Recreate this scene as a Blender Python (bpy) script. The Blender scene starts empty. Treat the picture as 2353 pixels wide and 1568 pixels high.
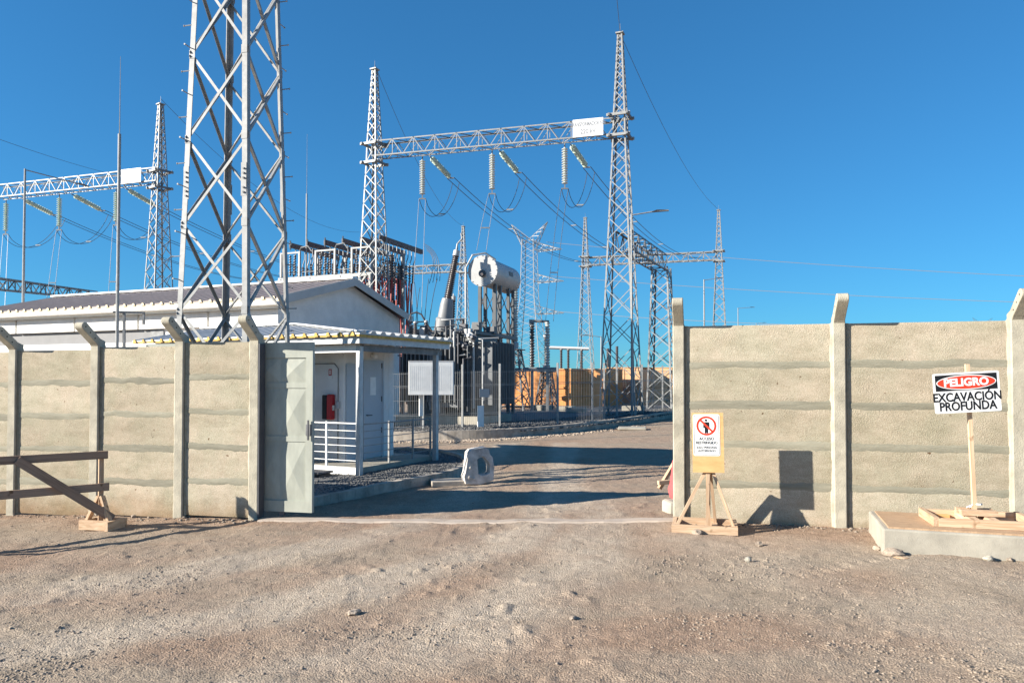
import bpy, bmesh, math, random
import numpy as np
from mathutils import Vector, Matrix
random.seed(7); rng = np.random.default_rng(7)
S = bpy.context.scene
C = S.collection
rad = math.radians

# ---------------------------------------------------------------- camera
CAM_H, PITCH, FPX, PU, PV = 1.85, rad(1.3), 1700.0, 1176.0, 833.0   # measured on a 2352 x 1568 print of the photo
cd = bpy.data.cameras.new('camera'); cam = bpy.data.objects.new('camera', cd); C.objects.link(cam)
cam.location = (0, 0, CAM_H); cam.rotation_euler = (rad(90) + PITCH, 0, 0)
cd.sensor_width = 36; cd.lens = 36 * FPX / 2352; cd.shift_y = (PV - 784) / 2352
cd.clip_end = 6000; cd.clip_start = 0.1
S.camera = cam
# ---------------------------------------------------------------- sky and sun
SUN = Vector((1.235, 0.326, -0.513)).normalized()                    # direction the light travels
el = math.asin(-SUN.z); az = math.atan2(-SUN.x, -SUN.y)
S.world = bpy.data.worlds.new('World'); S.world.use_nodes = True
wn = S.world.node_tree.nodes; wl = S.world.node_tree.links
bg = wn['Background']; sky = wn.new('ShaderNodeTexSky'); sky.sky_type = 'NISHITA'; sky.sun_disc = False
sky.sun_elevation = el; sky.sun_rotation = az
sky.altitude = 0; sky.air_density = 1.0; sky.dust_density = 0.0; sky.ozone_density = 6.0
gm = wn.new('ShaderNodeGamma'); gm.inputs[1].default_value = 0.75          # clear dry mountain air: deep, even blue
tn = wn.new('ShaderNodeMix'); tn.data_type = 'RGBA'; tn.blend_type = 'MULTIPLY'; tn.inputs[0].default_value = 1; tn.inputs[7].default_value = (.275, .755, 1.03, 1)
wl.new(sky.outputs[0], gm.inputs[0]); wl.new(gm.outputs[0], tn.inputs[6]); wl.new(tn.outputs[2], bg.inputs[0]); bg.inputs[1].default_value = 0.091
sd = bpy.data.lights.new('sun', 'SUN'); sun = bpy.data.objects.new('sun', sd); C.objects.link(sun)
sd.energy = 5.0; sd.angle = rad(0.5); sd.color = (1.0, 0.93, 0.82)
sun.rotation_euler = SUN.to_track_quat('-Z', 'Y').to_euler(); sun.location = (-20, -10, 20)
S.view_settings.view_transform = 'Standard'; S.view_settings.look = 'None'
S.view_settings.exposure = 1.25; S.view_settings.gamma = 1.0

# ---------------------------------------------------------------- measuring helpers
def ray(u, v):
    xc = (u - PU) / FPX; yc = (PV - v) / FPX
    return Vector((xc, math.cos(PITCH) - math.sin(PITCH) * yc, math.sin(PITCH) + math.cos(PITCH) * yc))
def at(u, v, Y):
    d = ray(u, v); return d * (Y / d.y) + Vector((0, 0, CAM_H))
def sm(a, b, x):
    t = np.clip((x - a) / (b - a), 0, 1); return t * t * (3 - 2 * t)
def gz(x, y):                                                          # the ground falls gently to the left
    return float(0.022 * (min(max(x, -14), 14) - 2.2) * (1 - sm(32, 60, y)))
def gnd(u, v):
    d = ray(u, v); z = 0.0
    for i in range(8):
        k = (z - CAM_H) / d.z; z = gz(d.x * k, d.y * k)
    return Vector((d.x * k, d.y * k, z))
def G(x, y, dz=0.0): return Vector((x, y, gz(x, y) + dz))

# ---------------------------------------------------------------- object helpers
W = {}
def place(o, parent, Mw):
    C.objects.link(o)
    if parent is not None:
        o.parent = parent; o.matrix_basis = W[parent.name].inverted() @ Mw
    else: o.matrix_basis = Mw
    W[o.name] = Mw.copy(); return o
def tag(o, label=None, cat=None, group=None, kind=None):
    if label: o['label'] = label
    if cat: o['category'] = cat
    if group: o['group'] = group
    if kind: o['kind'] = kind
    return o
def thing(name, label, cat, M=None, group=None, kind=None):
    if M is None: M = Matrix()
    if isinstance(M, (Vector, tuple)): M = Matrix.Translation(M)
    o = bpy.data.objects.new(name, None); o.empty_display_size = 0.2
    place(o, None, M); return tag(o, label, cat, group, kind)
def frame(origin, right, up=(0, 0, 1)):
    r = Vector(right).normalized(); z = r.cross(Vector(up)).normalized(); u = z.cross(r)
    M = Matrix((r, u, z)).transposed().to_4x4(); M.translation = origin; return M
def yaw(origin, deg):
    return Matrix.Translation(origin) @ Matrix.Rotation(rad(deg), 4, 'Z')
class MB:
    def __init__(s): s.v = []; s.f = []
    def add(s, vs, fs, M=None):
        n = len(s.v)
        if M is not None: vs = [M @ Vector(p) for p in vs]
        s.v += [tuple(p) for p in vs]; s.f += [tuple(i + n for i in f) for f in fs]; return s
    def box(s, a, b, M=None):
        x0, y0, z0 = a; x1, y1, z1 = b
        return s.add([(x0,y0,z0),(x1,y0,z0),(x1,y1,z0),(x0,y1,z0),(x0,y0,z1),(x1,y0,z1),(x1,y1,z1),(x0,y1,z1)],
                     [(0,3,2,1),(4,5,6,7),(0,1,5,4),(1,2,6,5),(2,3,7,6),(3,0,4,7)], M)
    def bar(s, p, q, w, h=None, up=(0, 0, 1)):
        return s.add(*UNITBOX, M=barM(p, q, w, h or w, up))
    def ell(s, p, q, w, up=(0, 0, 1)):
        return s.add(*UNITELL, M=barM(p, q, w, w, up))
    def tube(s, p, q, r0, r1=None, n=8, cap=True):
        p = Vector(p); q = Vector(q); r1 = r0 if r1 is None else r1
        M = barM(p, q, 1, 1); M = Matrix.Translation(-Vector((0,0,0))) @ M
        L = (q - p).length; R = M.to_3x3(); ax = R.col[0].normalized(); ay = R.col[1].normalized()
        vs = []
        for c, r in ((p, r0), (q, r1)):
            for i in range(n):
                t = 2 * math.pi * i / n; vs.append(c + ax * (r * math.cos(t)) + ay * (r * math.sin(t)))
        fs = [(i, (i+1) % n, n + (i+1) % n, n + i) for i in range(n)]
        if cap: fs += [tuple(reversed(range(n))), tuple(range(n, 2*n))]
        return s.add(vs, fs)
    def path(s, pts, r, n=6):
        pts = [Vector(p) for p in pts]
        base = len(s.v); m = len(pts); prev = None
        for i, p in enumerate(pts):
            d = (pts[min(i+1, m-1)] - pts[max(i-1, 0)]).normalized()
            ref = Vector((0, 0, 1)) if abs(d.z) < .95 else Vector((1, 0, 0))
            ax = d.cross(ref).normalized()
            if prev is not None and ax.dot(prev) < 0: ax = -ax
            prev = ax; ay = d.cross(ax)
            for k in range(n):
                t = 2*math.pi*k/n; s.v.append(tuple(p + ax*(r*math.cos(t)) + ay*(r*math.sin(t))))
        for i in range(m-1):
            for k in range(n):
                a = base+i*n+k; b = base+i*n+(k+1) % n; s.f.append((a, b, b+n, a+n))
        return s
    def lathe(s, prof, p, q, n=12):
        """prof: (t along p->q in metres, radius)"""
        p = Vector(p); q = Vector(q); d = (q-p).normalized()
        ref = Vector((0,0,1)) if abs(d.z) < .9 else Vector((1,0,0))
        ax = d.cross(ref).normalized(); ay = d.cross(ax); base = len(s.v); m = len(prof)
        for t, r in prof:
            for k in range(n):
                a = 2*math.pi*k/n; s.v.append(tuple(p + d*t + ax*(r*math.cos(a)) + ay*(r*math.sin(a))))
        for i in range(m-1):
            for k in range(n):
                a = base+i*n+k; b = base+i*n+(k+1) % n; s.f.append((a, b, b+n, a+n))
        s.f.append(tuple(base+k for k in reversed(range(n)))); s.f.append(tuple(base+(m-1)*n+k for k in range(n)))
        return s
    def prism(s, poly, y0, y1, M=None):
        """poly in (x,z), extruded along y"""
        n = len(poly); vs = [(x, y0, z) for x, z in poly] + [(x, y1, z) for x, z in poly]
        fs = [tuple(range(n)), tuple(reversed(range(n, 2*n)))] + [(i, n+i, n+(i+1) % n, (i+1) % n) for i in range(n)]
        return s.add(vs, fs, M)
    def mesh(s, name, smooth=False):
        me = bpy.data.meshes.new(name); me.from_pydata(s.v, [], s.f)
        bm = bmesh.new(); bm.from_mesh(me); bmesh.ops.recalc_face_normals(bm, faces=bm.faces); bm.to_mesh(me); bm.free()
        if smooth:
            me.polygons.foreach_set('use_smooth', [True]*len(me.polygons)); me.set_sharp_from_angle(angle=rad(35))
        me.update(); return me
    def build(s, name, m, parent=None, local=False, smooth=False, bevel=0):
        """vertices are world coordinates unless local"""
        Mw = W[parent.name] if parent is not None else Matrix()
        if parent is None and not local and s.v:
            c = sum((Vector(p) for p in s.v), Vector()) / len(s.v); c.z = min(p[2] for p in s.v); Mw = Matrix.Translation(c)
        if not local:
            inv = Mw.inverted(); s.v = [tuple(inv @ Vector(p)) for p in s.v]
        o = bpy.data.objects.new(name, s.mesh(name, smooth)); o.data.materials.append(m)
        place(o, parent, Mw)
        if bevel:
            b = o.modifiers.new('bevel', 'BEVEL'); b.width = bevel; b.segments = 2; b.limit_method = 'ANGLE'
        return o
def barM(p, q, w, h, up=(0, 0, 1)):
    p = Vector(p); q = Vector(q); z = (q - p); L = z.length; z = z / L
    u = Vector(up)
    if abs(u.normalized().dot(z)) > .98: u = Vector((0, 1, 0)) if abs(z.y) < .9 else Vector((1, 0, 0))
    y = (u - z * u.dot(z)).normalized(); x = y.cross(z)
    M = Matrix((x * w, y * h, z * L)).transposed().to_4x4(); M.translation = p; return M
UNITBOX = ([(x, y, z) for z in (0, 1) for y in (-.5, .5) for x in (-.5, .5)],
           [(0,2,3,1),(4,5,7,6),(0,1,5,4),(1,3,7,5),(3,2,6,7),(2,0,4,6)])
_t = .14
_L = [(0,0),(1,0),(1,_t),(_t,_t),(_t,1),(0,1)]
UNITELL = ([(x, y, 0) for x, y in _L] + [(x, y, 1) for x, y in _L],
           [(0,3,2,1),(0,5,4,3),(6,7,8,9),(6,9,10,11)] + [(i, (i+1) % 6, 6+(i+1) % 6, 6+i) for i in range(6)])
CACHE = {}
def shared(key, fn, m):
    k = (key, m.name)
    if k not in CACHE:
        me = fn(); me.materials.append(m); CACHE[k] = me
    return CACHE[k]
def obj(name, me, parent, Mw):
    return place(bpy.data.objects.new(name, me), parent, Mw)
def bar(name, p, q, w, h, m, parent, up=(0, 0, 1)):
    me = shared('unitbox', lambda: MB().add(*UNITBOX).mesh(name), m)
    return obj(name, me, parent, barM(p, q, w, h, up))
def ell(name, p, q, w, m, parent, y):
    """L angle: second leg along y, first along y x dir"""
    me = shared('unitell', lambda: MB().add(*UNITELL).mesh(name), m)
    return obj(name, me, parent, barM(p, q, w, w, y))
def box(name, a, b, m, parent, M=None, bevel=0):
    """box in the parent's local frame"""
    mb = MB().box(a, b, M); return mb.build(name, m, parent, local=True, bevel=bevel)

# ---------------------------------------------------------------- materials
def mat(name, col, rough=.8, metal=0.0, var=.18, scale=3.0, bump=0.0, bscale=60.0, col2=None, stretch=(1,1,1), rnd=0.0, spec=.4, bdist=.01, detail=5):
    m = bpy.data.materials.new(name); m.use_nodes = True
    nt = m.node_tree; n = nt.nodes; l = nt.links; b = n['Principled BSDF']
    b.inputs['Roughness'].default_value = rough; b.inputs['Metallic'].default_value = metal
    b.inputs['Specular IOR Level'].default_value = spec
    g = n.new('ShaderNodeNewGeometry'); mp = n.new('ShaderNodeMapping'); mp.inputs['Scale'].default_value = stretch
    l.new(g.outputs['Position'], mp.inputs[0])
    nz = n.new('ShaderNodeTexNoise'); nz.inputs['Scale'].default_value = scale; nz.inputs['Detail'].default_value = detail
    nz.inputs['Roughness'].default_value = .65; l.new(mp.outputs[0], nz.inputs['Vector'])
    cr = n.new('ShaderNodeValToRGB'); c = Vector(col); c2 = Vector(col2) if col2 else c * (1 - 2*var)
    cr.color_ramp.elements[0].position = .3; cr.color_ramp.elements[1].position = .68
    cr.color_ramp.elements[0].color = (*c2, 1); cr.color_ramp.elements[1].color = (*(c if col2 else c*(1+var*.5)), 1)
    l.new(nz.outputs[0], cr.inputs[0]); out = cr.outputs[0]
    if rnd:
        oi = n.new('ShaderNodeObjectInfo'); mr = n.new('ShaderNodeMapRange'); mr.inputs[3].default_value = 1-rnd; mr.inputs[4].default_value = 1+rnd
        l.new(oi.outputs['Random'], mr.inputs[0]); mx = n.new('ShaderNodeVectorMath'); mx.operation = 'SCALE'
        l.new(out, mx.inputs[0]); l.new(mr.outputs[0], mx.inputs['Scale']); out = mx.outputs[0]
    l.new(out, b.inputs['Base Color'])
    if bump:
        n2 = n.new('ShaderNodeTexNoise'); n2.inputs['Scale'].default_value = bscale; n2.inputs['Detail'].default_value = 4
        l.new(mp.outputs[0], n2.inputs['Vector'])
        bp = n.new('ShaderNodeBump'); bp.inputs['Strength'].default_value = bump; bp.inputs['Distance'].default_value = bdist
        l.new(n2.outputs[0], bp.inputs['Height']); l.new(bp.outputs[0], b.inputs['Normal'])
    return m
def flat(name, col, rough=.5, metal=0.0, spec=.4):
    return mat(name, col, rough, metal, var=.05, scale=8, spec=spec)

M_ = {}
M_['mortar'] = mat('mortar', (.315,.295,.225), .9, col2=(.205,.192,.14), scale=3, bump=.6, bscale=45, stretch=(.7,.7,6), detail=8, rnd=.14)
M_['post'] = mat('post_concrete', (.43,.395,.31), .9, var=.16, scale=5, bump=.5, bscale=70)
M_['plinth'] = mat('plinth_concrete', (.37,.34,.28), .9, var=.14, scale=3, bump=.4, bscale=90)
M_['kerb'] = mat('kerb_concrete', (.42,.37,.31), .9, var=.2, scale=4, bump=.4, bscale=60, rnd=.12)
M_['galv'] = mat('galvanised_steel', (.31,.312,.305), .5, .15, var=.14, scale=9)
M_['galvd'] = mat('galvanised_steel_dark', (.20,.205,.21), .55, .2, var=.2, scale=6)  # darker steel copy; puts shade into the colour of the lattice stands
M_['dust'] = mat('dusty_concrete', (.46,.385,.315), .9, col2=(.34,.27,.21), scale=3, bump=.5, bscale=60)
M_['steelp'] = mat('bright_galvanised_post', (.52,.53,.53), .45, .2, var=.12, scale=6)
M_['white'] = mat('white_render', (.80,.79,.76), .85, var=.07, scale=1.6, bump=.1, bscale=120)
M_['whitem'] = mat('white_painted_metal', (.78,.78,.75), .45, var=.05, scale=4)
M_['shadeband'] = mat('shaded_window_band', (.19,.19,.195), .6, var=.06, scale=2)  # dark grey carries the recess shade below the white band
M_['bluep'] = mat('blue_grey_door', (.46,.50,.54), .5, var=.05, scale=2)
M_['roof'] = mat('brown_metal_roof', (.25,.205,.188), .5, .0, var=.15, scale=3)
M_['zinc'] = mat('zinc_roof', (.50,.50,.49), .42, .25, var=.1, scale=2.5)
M_['foam'] = mat('yellow_foam', (.62,.42,.13), .9, var=.22, scale=9, bump=.4, bscale=50)
M_['cream'] = mat('cream_foam', (.80,.68,.48), .9, var=.15, scale=8)
M_['pine'] = mat('pine_timber', (.58,.41,.26), .8, col2=(.44,.29,.17), scale=9, stretch=(1,1,.6), rnd=.1, bump=.25, bscale=60)
M_['barr'] = mat('dark_timber', (.40,.27,.19), .85, col2=(.28,.185,.13), scale=9, rnd=.1, bump=.25, bscale=60)
M_['ply'] = mat('plywood', (.66,.41,.18), .7, col2=(.52,.30,.12), scale=5, stretch=(1,1,3), bump=.1)
M_['plyd'] = mat('weathered_plywood', (.50,.34,.21), .8, col2=(.30,.19,.115), scale=5, stretch=(2,16,1), bump=.3)
M_['gate'] = mat('sage_green_gate_paint', (.37,.383,.325), .5, var=.12, scale=5, stretch=(1,1,.4))
M_['gated'] = mat('dark_steel', (.10,.10,.11), .5, .2, var=.15)
M_['crate'] = mat('orange_crate_wood', (.55,.235,.07), .75, var=.12, scale=2, stretch=(.4,.4,3), rnd=.07)
M_['crated'] = mat('pale_crate_wood', (.56,.33,.17), .8, var=.1, scale=2, rnd=.06)
M_['porc'] = mat('grey_porcelain', (.56,.58,.54), .3, var=.08, spec=.6)
M_['glass'] = mat('green_glass_insulator', (.50,.60,.50), .2, var=.08, spec=.7)
M_['ins'] = mat('dark_insulator', (.11,.092,.088), .3, var=.1, spec=.5)
M_['xfmr'] = mat('transformer_grey_paint', (.125,.132,.138), .5, var=.1, scale=2)
M_['xfmrl'] = mat('light_grey_paint', (.46,.46,.45), .45, var=.06, scale=2)
M_['brown'] = mat('dark_brown_busbar', (.15,.108,.098), .6, var=.15)
M_['red'] = flat('red_paint', (.42,.02,.025), .4)
M_['redc'] = flat('red_cable', (.42,.05,.04), .5)
M_['black'] = flat('black_plastic', (.018,.018,.02), .5)
M_['hole'] = flat('bolt_hole_shade', (.012,.012,.012), .9)  # solid dark plugs; the shade inside the bolt holes is painted
M_['plast'] = mat('white_plastic', (.62,.585,.54), .55, var=.25, scale=6, bump=.15, bscale=25)
M_['redpl'] = flat('faded_red_plastic', (.62,.10,.10), .5)
M_['signw'] = flat('sign_white', (.82,.82,.80), .35)
M_['signk'] = flat('sign_black', (.012,.012,.014), .4)
M_['signr'] = flat('sign_red', (.68,.05,.02), .4)
M_['signg'] = flat('sign_faded_grey', (.07,.075,.08), .5)
M_['signf'] = flat('sign_sun_bleached_grey', (.27,.28,.30), .5)
M_['rock'] = mat('rock', (.38,.305,.235), .9, var=.25, scale=30, bump=.6, bscale=80, rnd=.25)
M_['grav'] = mat('grey_gravel', (.14,.138,.135), .9, var=.3, scale=40, rnd=.3)  # grey darkened to stand in for shade over the island gravel
M_['wire'] = mat('aluminium_wire', (.34,.35,.37), .5, .3, var=.05)
M_['wired'] = mat('dark_wire', (.09,.09,.10), .6, .2, var=.05)

def wood_mat(name, c1, c2):
    """sawn timber: grain runs along the piece (local z), knots and per piece tint"""
    m = bpy.data.materials.new(name); m.use_nodes = True; nt = m.node_tree; n = nt.nodes; l = nt.links; b = n['Principled BSDF']
    b.inputs['Roughness'].default_value = .8; b.inputs['Specular IOR Level'].default_value = .2
    tc = n.new('ShaderNodeTexCoord'); oi = n.new('ShaderNodeObjectInfo'); ad = n.new('ShaderNodeVectorMath'); ad.operation = 'MULTIPLY_ADD'
    ad.inputs[1].default_value = (3.2, 3.2, 2.2); cb = n.new('ShaderNodeCombineXYZ')
    for k in range(3): l.new(oi.outputs['Random'], cb.inputs[k])
    sc = n.new('ShaderNodeVectorMath'); sc.operation = 'SCALE'; sc.inputs['Scale'].default_value = 40; l.new(cb.outputs[0], sc.inputs[0])
    l.new(tc.outputs['Object'], ad.inputs[0]); l.new(sc.outputs[0], ad.inputs[2])
    nz = n.new('ShaderNodeTexNoise'); nz.inputs['Scale'].default_value = 1.3; nz.inputs['Detail'].default_value = 6; nz.inputs['Distortion'].default_value = .6; l.new(ad.outputs[0], nz.inputs['Vector'])
    cr = n.new('ShaderNodeValToRGB'); cr.color_ramp.elements[0].position = .32; cr.color_ramp.elements[1].position = .62
    cr.color_ramp.elements[0].color = (*c2, 1); cr.color_ramp.elements[1].color = (*c1, 1); l.new(nz.outputs[0], cr.inputs[0])
    g = n.new('ShaderNodeNewGeometry'); kn = n.new('ShaderNodeTexNoise'); kn.inputs['Scale'].default_value = 7; kn.inputs['Detail'].default_value = 2; l.new(g.outputs['Position'], kn.inputs['Vector'])
    kr = n.new('ShaderNodeValToRGB'); kr.color_ramp.elements[0].position = .27; kr.color_ramp.elements[1].position = .34; kr.color_ramp.elements[0].color = (.45,.38,.30,1); l.new(kn.outputs[0], kr.inputs[0])
    mx = n.new('ShaderNodeMix'); mx.data_type = 'RGBA'; mx.blend_type = 'MULTIPLY'; mx.inputs[0].default_value = 1; l.new(cr.outputs[0], mx.inputs[6]); l.new(kr.outputs[0], mx.inputs[7])
    mr = n.new('ShaderNodeMapRange'); mr.inputs[3].default_value = .82; mr.inputs[4].default_value = 1.1; l.new(oi.outputs['Random'], mr.inputs[0])
    s2 = n.new('ShaderNodeVectorMath'); s2.operation = 'SCALE'; l.new(mx.outputs[2], s2.inputs[0]); l.new(mr.outputs[0], s2.inputs['Scale']); l.new(s2.outputs[0], b.inputs['Base Color'])
    return m
M_['pine'] = wood_mat('pine_timber', (.60,.44,.30), (.43,.28,.17)); M_['barr'] = wood_mat('dark_timber', (.40,.28,.20), (.27,.175,.12))  # barricade rails and diagonals get the darker brown
def concrete_wall_mat():
    m = bpy.data.materials.new('rough_cast_concrete'); m.use_nodes = True
    nt = m.node_tree; n = nt.nodes; l = nt.links; b = n['Principled BSDF']; b.inputs['Roughness'].default_value = .92
    b.inputs['Specular IOR Level'].default_value = .2
    g = n.new('ShaderNodeNewGeometry')
    def noise(s, d=5, r=.6, st=None):
        x = n.new('ShaderNodeTexNoise'); x.inputs['Scale'].default_value = s; x.inputs['Detail'].default_value = d; x.inputs['Roughness'].default_value = r
        if st:
            mp = n.new('ShaderNodeMapping'); mp.inputs['Scale'].default_value = st; l.new(g.outputs['Position'], mp.inputs[0]); l.new(mp.outputs[0], x.inputs['Vector'])
        else: l.new(g.outputs['Position'], x.inputs['Vector'])
        return x
    def ramp(a, c0, c1, p0, p1):
        r = n.new('ShaderNodeValToRGB'); r.color_ramp.elements[0].position = p0; r.color_ramp.elements[1].position = p1
        r.color_ramp.elements[0].color = (*c0, 1); r.color_ramp.elements[1].color = (*c1, 1); l.new(a, r.inputs[0]); return r
    a = ramp(noise(1.6, 6, .65).outputs[0], (.405,.378,.295), (.465,.405,.325), .38, .62)
    st = ramp(noise(1.9, 6, .7, (1, 1, 2.6)).outputs[0], (.80,.79,.74), (1.06,1.05,1.03), .32, .6)       # rain streaks
    pit = ramp(noise(15, 3, .5).outputs[0], (.33,.23,.16), (1, 1, 1), .245, .295)                          # pits and stains
    sp = ramp(noise(120, 2, .5).outputs[0], (.72,.70,.66), (1.06,1.06,1.06), .36, .6)
    out = a.outputs[0]
    oi = n.new('ShaderNodeObjectInfo'); tin = ramp(oi.outputs['Random'], (.84,.83,.80), (1.08,1.065,1.055), 0, 1)
    sx_ = n.new('ShaderNodeSeparateXYZ'); l.new(g.outputs['Position'], sx_.inputs[0])
    dn_ = n.new('ShaderNodeMath'); dn_.operation = 'MULTIPLY_ADD'; dn_.inputs[1].default_value = .55; l.new(noise(3, 5, .65).outputs[0], dn_.inputs[0])
    ng = n.new('ShaderNodeMath'); ng.operation = 'MULTIPLY'; ng.inputs[1].default_value = -1; l.new(sx_.outputs[2], ng.inputs[0]); l.new(ng.outputs[0], dn_.inputs[2])
    dirt = ramp(dn_.outputs[0], (1,1,1), (.72,.60,.50), .12, .45)                                         # mud splashed up from the ground
    for x in (st, pit, sp, tin, dirt):
        mx = n.new('ShaderNodeMix'); mx.data_type = 'RGBA'; mx.blend_type = 'MULTIPLY'; mx.inputs[0].default_value = 1
        l.new(out, mx.inputs[6]); l.new(x.outputs[0], mx.inputs[7]); out = mx.outputs[2]
    l.new(out, b.inputs['Base Color'])
    add = n.new('ShaderNodeMath'); add.operation = 'ADD'
    vo = n.new('ShaderNodeTexVoronoi'); vo.inputs['Scale'].default_value = 75; l.new(g.outputs['Position'], vo.inputs['Vector'])
    nb = noise(70, 4, .6); l.new(vo.outputs['Distance'], add.inputs[0]); l.new(nb.outputs[0], add.inputs[1])
    bp = n.new('ShaderNodeBump'); bp.inputs['Strength'].default_value = .42; bp.inputs['Distance'].default_value = .008
    rg = ramp(noise(2.6, 3, .5).outputs[0], (.15,.15,.15), (1,1,1), .38, .62)                            # smoother and rougher zones
    mu = n.new('ShaderNodeMath'); mu.operation = 'MULTIPLY'; l.new(add.outputs[0], mu.inputs[0]); l.new(rg.outputs[0], mu.inputs[1])
    l.new(mu.outputs[0], bp.inputs['Height']); l.new(bp.outputs[0], b.inputs['Normal'])
    return m
M_['wall'] = concrete_wall_mat()

def ground_mat():
    m = bpy.data.materials.new('gravelly_earth'); m.use_nodes = True
    nt = m.node_tree; n = nt.nodes; l = nt.links; b = n['Principled BSDF']; b.inputs['Roughness'].default_value = .95
    b.inputs['Specular IOR Level'].default_value = .15
    g = n.new('ShaderNodeNewGeometry')
    def noise(s, d=5, r=.6, st=None, rot=0):
        x = n.new('ShaderNodeTexNoise'); x.inputs['Scale'].default_value = s; x.inputs['Detail'].default_value = d; x.inputs['Roughness'].default_value = r
        mp = n.new('ShaderNodeMapping'); mp.inputs['Scale'].default_value = st or (1,1,1); mp.inputs['Rotation'].default_value = (0,0,rot)
        l.new(g.outputs['Position'], mp.inputs[0]); l.new(mp.outputs[0], x.inputs['Vector']); return x
    def ramp(a, c0, c1, p0, p1):
        r = n.new('ShaderNodeValToRGB'); r.color_ramp.elements[0].position = p0; r.color_ramp.elements[1].position = p1
        r.color_ramp.elements[0].color = (*c0, 1); r.color_ramp.elements[1].color = (*c1, 1); l.new(a, r.inputs[0]); return r
    def mix(f, a, c, mode='MIX', fac=1.0):
        mx = n.new('ShaderNodeMix'); mx.data_type = 'RGBA'; mx.blend_type = mode
        if f is None: mx.inputs[0].default_value = fac
        else: l.new(f, mx.inputs[0])
        l.new(a, mx.inputs[6]); l.new(c, mx.inputs[7]); return mx.outputs[2]
    grey = ramp(noise(2.5, 8, .7).outputs[0], (.30,.245,.185), (.43,.35,.268), .3, .7)
    red = ramp(noise(3.5, 8, .7).outputs[0], (.31,.228,.168), (.45,.34,.255), .3, .7)
    f = ramp(noise(.42, 6, .65, (.55, 1.5, 1), rad(-25)).outputs[0], (0,0,0), (1,1,1), .42, .58)
    col = mix(f.outputs[0], grey.outputs[0], red.outputs[0])
    at_ = n.new('ShaderNodeAttribute'); at_.attribute_name = 'track'                                       # dust packed pale by wheels
    palec = ramp(noise(6, 6, .7).outputs[0], (.43,.36,.282), (.555,.47,.375), .3, .7)
    col = mix(at_.outputs['Fac'], col, palec.outputs[0])
    ar_ = n.new('ShaderNodeAttribute'); ar_.attribute_name = 'soil'                                        # brown soil by the walls
    soilc = ramp(noise(5, 6, .7).outputs[0], (.27,.185,.13), (.43,.305,.22), .3, .7)
    col = mix(ar_.outputs['Fac'], col, soilc.outputs[0])
    sp = ramp(noise(110, 3, .6).outputs[0], (.60,.58,.56), (1.18,1.18,1.18), .34, .66)
    col = mix(None, col, sp.outputs[0], 'MULTIPLY', .9)
    clod = ramp(noise(14, 5, .7).outputs[0], (.42,.40,.38), (1,1,1), .30, .40)
    col = mix(None, col, clod.outputs[0], 'MULTIPLY', .7)
    vo = n.new('ShaderNodeTexVoronoi'); vo.inputs['Scale'].default_value = 70; l.new(g.outputs['Position'], vo.inputs['Vector'])
    vc = ramp(vo.outputs['Color'], (.72,.71,.70), (1.2,1.18,1.16), .1, .9)
    col = mix(None, col, vc.outputs[0], 'MULTIPLY', .6)
    l.new(col, b.inputs['Base Color'])
    add = n.new('ShaderNodeMath'); add.operation = 'MULTIPLY_ADD'; add.inputs[1].default_value = -.9
    l.new(vo.outputs['Distance'], add.inputs[0]); l.new(noise(75, 6, .75).outputs[0], add.inputs[2])
    bp = n.new('ShaderNodeBump'); bp.inputs['Strength'].default_value = .8; bp.inputs['Distance'].default_value = .015
    l.new(add.outputs[0], bp.inputs['Height']); l.new(bp.outputs[0], b.inputs['Normal'])
    return m
M_['ground'] = ground_mat()

# ---------------------------------------------------------------- ground
_T = rng.random((256, 256))
def vnoise(x, y, s, seed=0):
    x = x * s + seed * 17.3; y = y * s + seed * 9.7
    xi = np.floor(x).astype(int); yi = np.floor(y).astype(int); fx = x - xi; fy = y - yi
    fx = fx*fx*(3-2*fx); fy = fy*fy*(3-2*fy)
    t = lambda a, b: _T[a % 256, b % 256]
    return (t(xi,yi)*(1-fx)+t(xi+1,yi)*fx)*(1-fy) + (t(xi,yi+1)*(1-fx)+t(xi+1,yi+1)*fx)*fy - .5
def relief(x, y):
    c, s = math.cos(rad(-25)), math.sin(rad(-25)); a = x*c - y*s; b = x*s + y*c
    near = 1 - sm(14, 30, y)
    h = .05*vnoise(a*.5, b*1.6, .8, 1) + .03*vnoise(x, y, 1.7, 2) + .013*vnoise(x, y, 5, 3)
    h = h + .008*vnoise(x, y, 13, 4) + .010*vnoise(x, y, 31, 5)
    lump = np.clip(vnoise(x, y, 7, 8) - .22, 0, 1) * np.clip(vnoise(x, y, .9, 9) + .15, 0, 1)
    h = h + lump * .16
    for x0, b0 in ((0.4, 0), (2.5, 0), (-2.6, 0)):                      # tread marks pressed into the dirt
        dd = np.abs(b - (2.5 + x0*1.1)); tr = np.clip(1 - dd/.16, 0, 1) * sm(-.05, .15, vnoise(x, y, .5, 11))
        h = h + tr * (.009*np.sin(a*38) - .008)
    return h * near
def hgt(x, y):
    x = np.asarray(x, float); y = np.asarray(y, float)
    base = .022*(np.clip(x, -14, 14) - 2.2)*(1 - sm(32, 60, y))
    return base + relief(x, y) - .008
def axis_pts(lo, hi, step, far, grow=1.35):
    p = list(np.arange(lo, hi + step/2, step)); s = step
    a, b = lo, hi; L, R = [], []
    while b < far: s = s*grow; b += s; R.append(b)
    s = step
    while a > -far: s = s*grow; a -= s; L.append(a)
    return np.array(L[::-1] + p + R)
xs = axis_pts(-9.5, 9.5, .026, 2600)
ys = [3.6]
while ys[-1] < 14: ys.append(ys[-1] + max(.011, .00042*ys[-1]**2))
while ys[-1] < 2600: ys.append(ys[-1] + max(.1, (ys[-1]-13)*.10))
ys = np.array([-2600, -800, -200, -60, -20, -6, -1, 1.5, 2.8] + ys)
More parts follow.
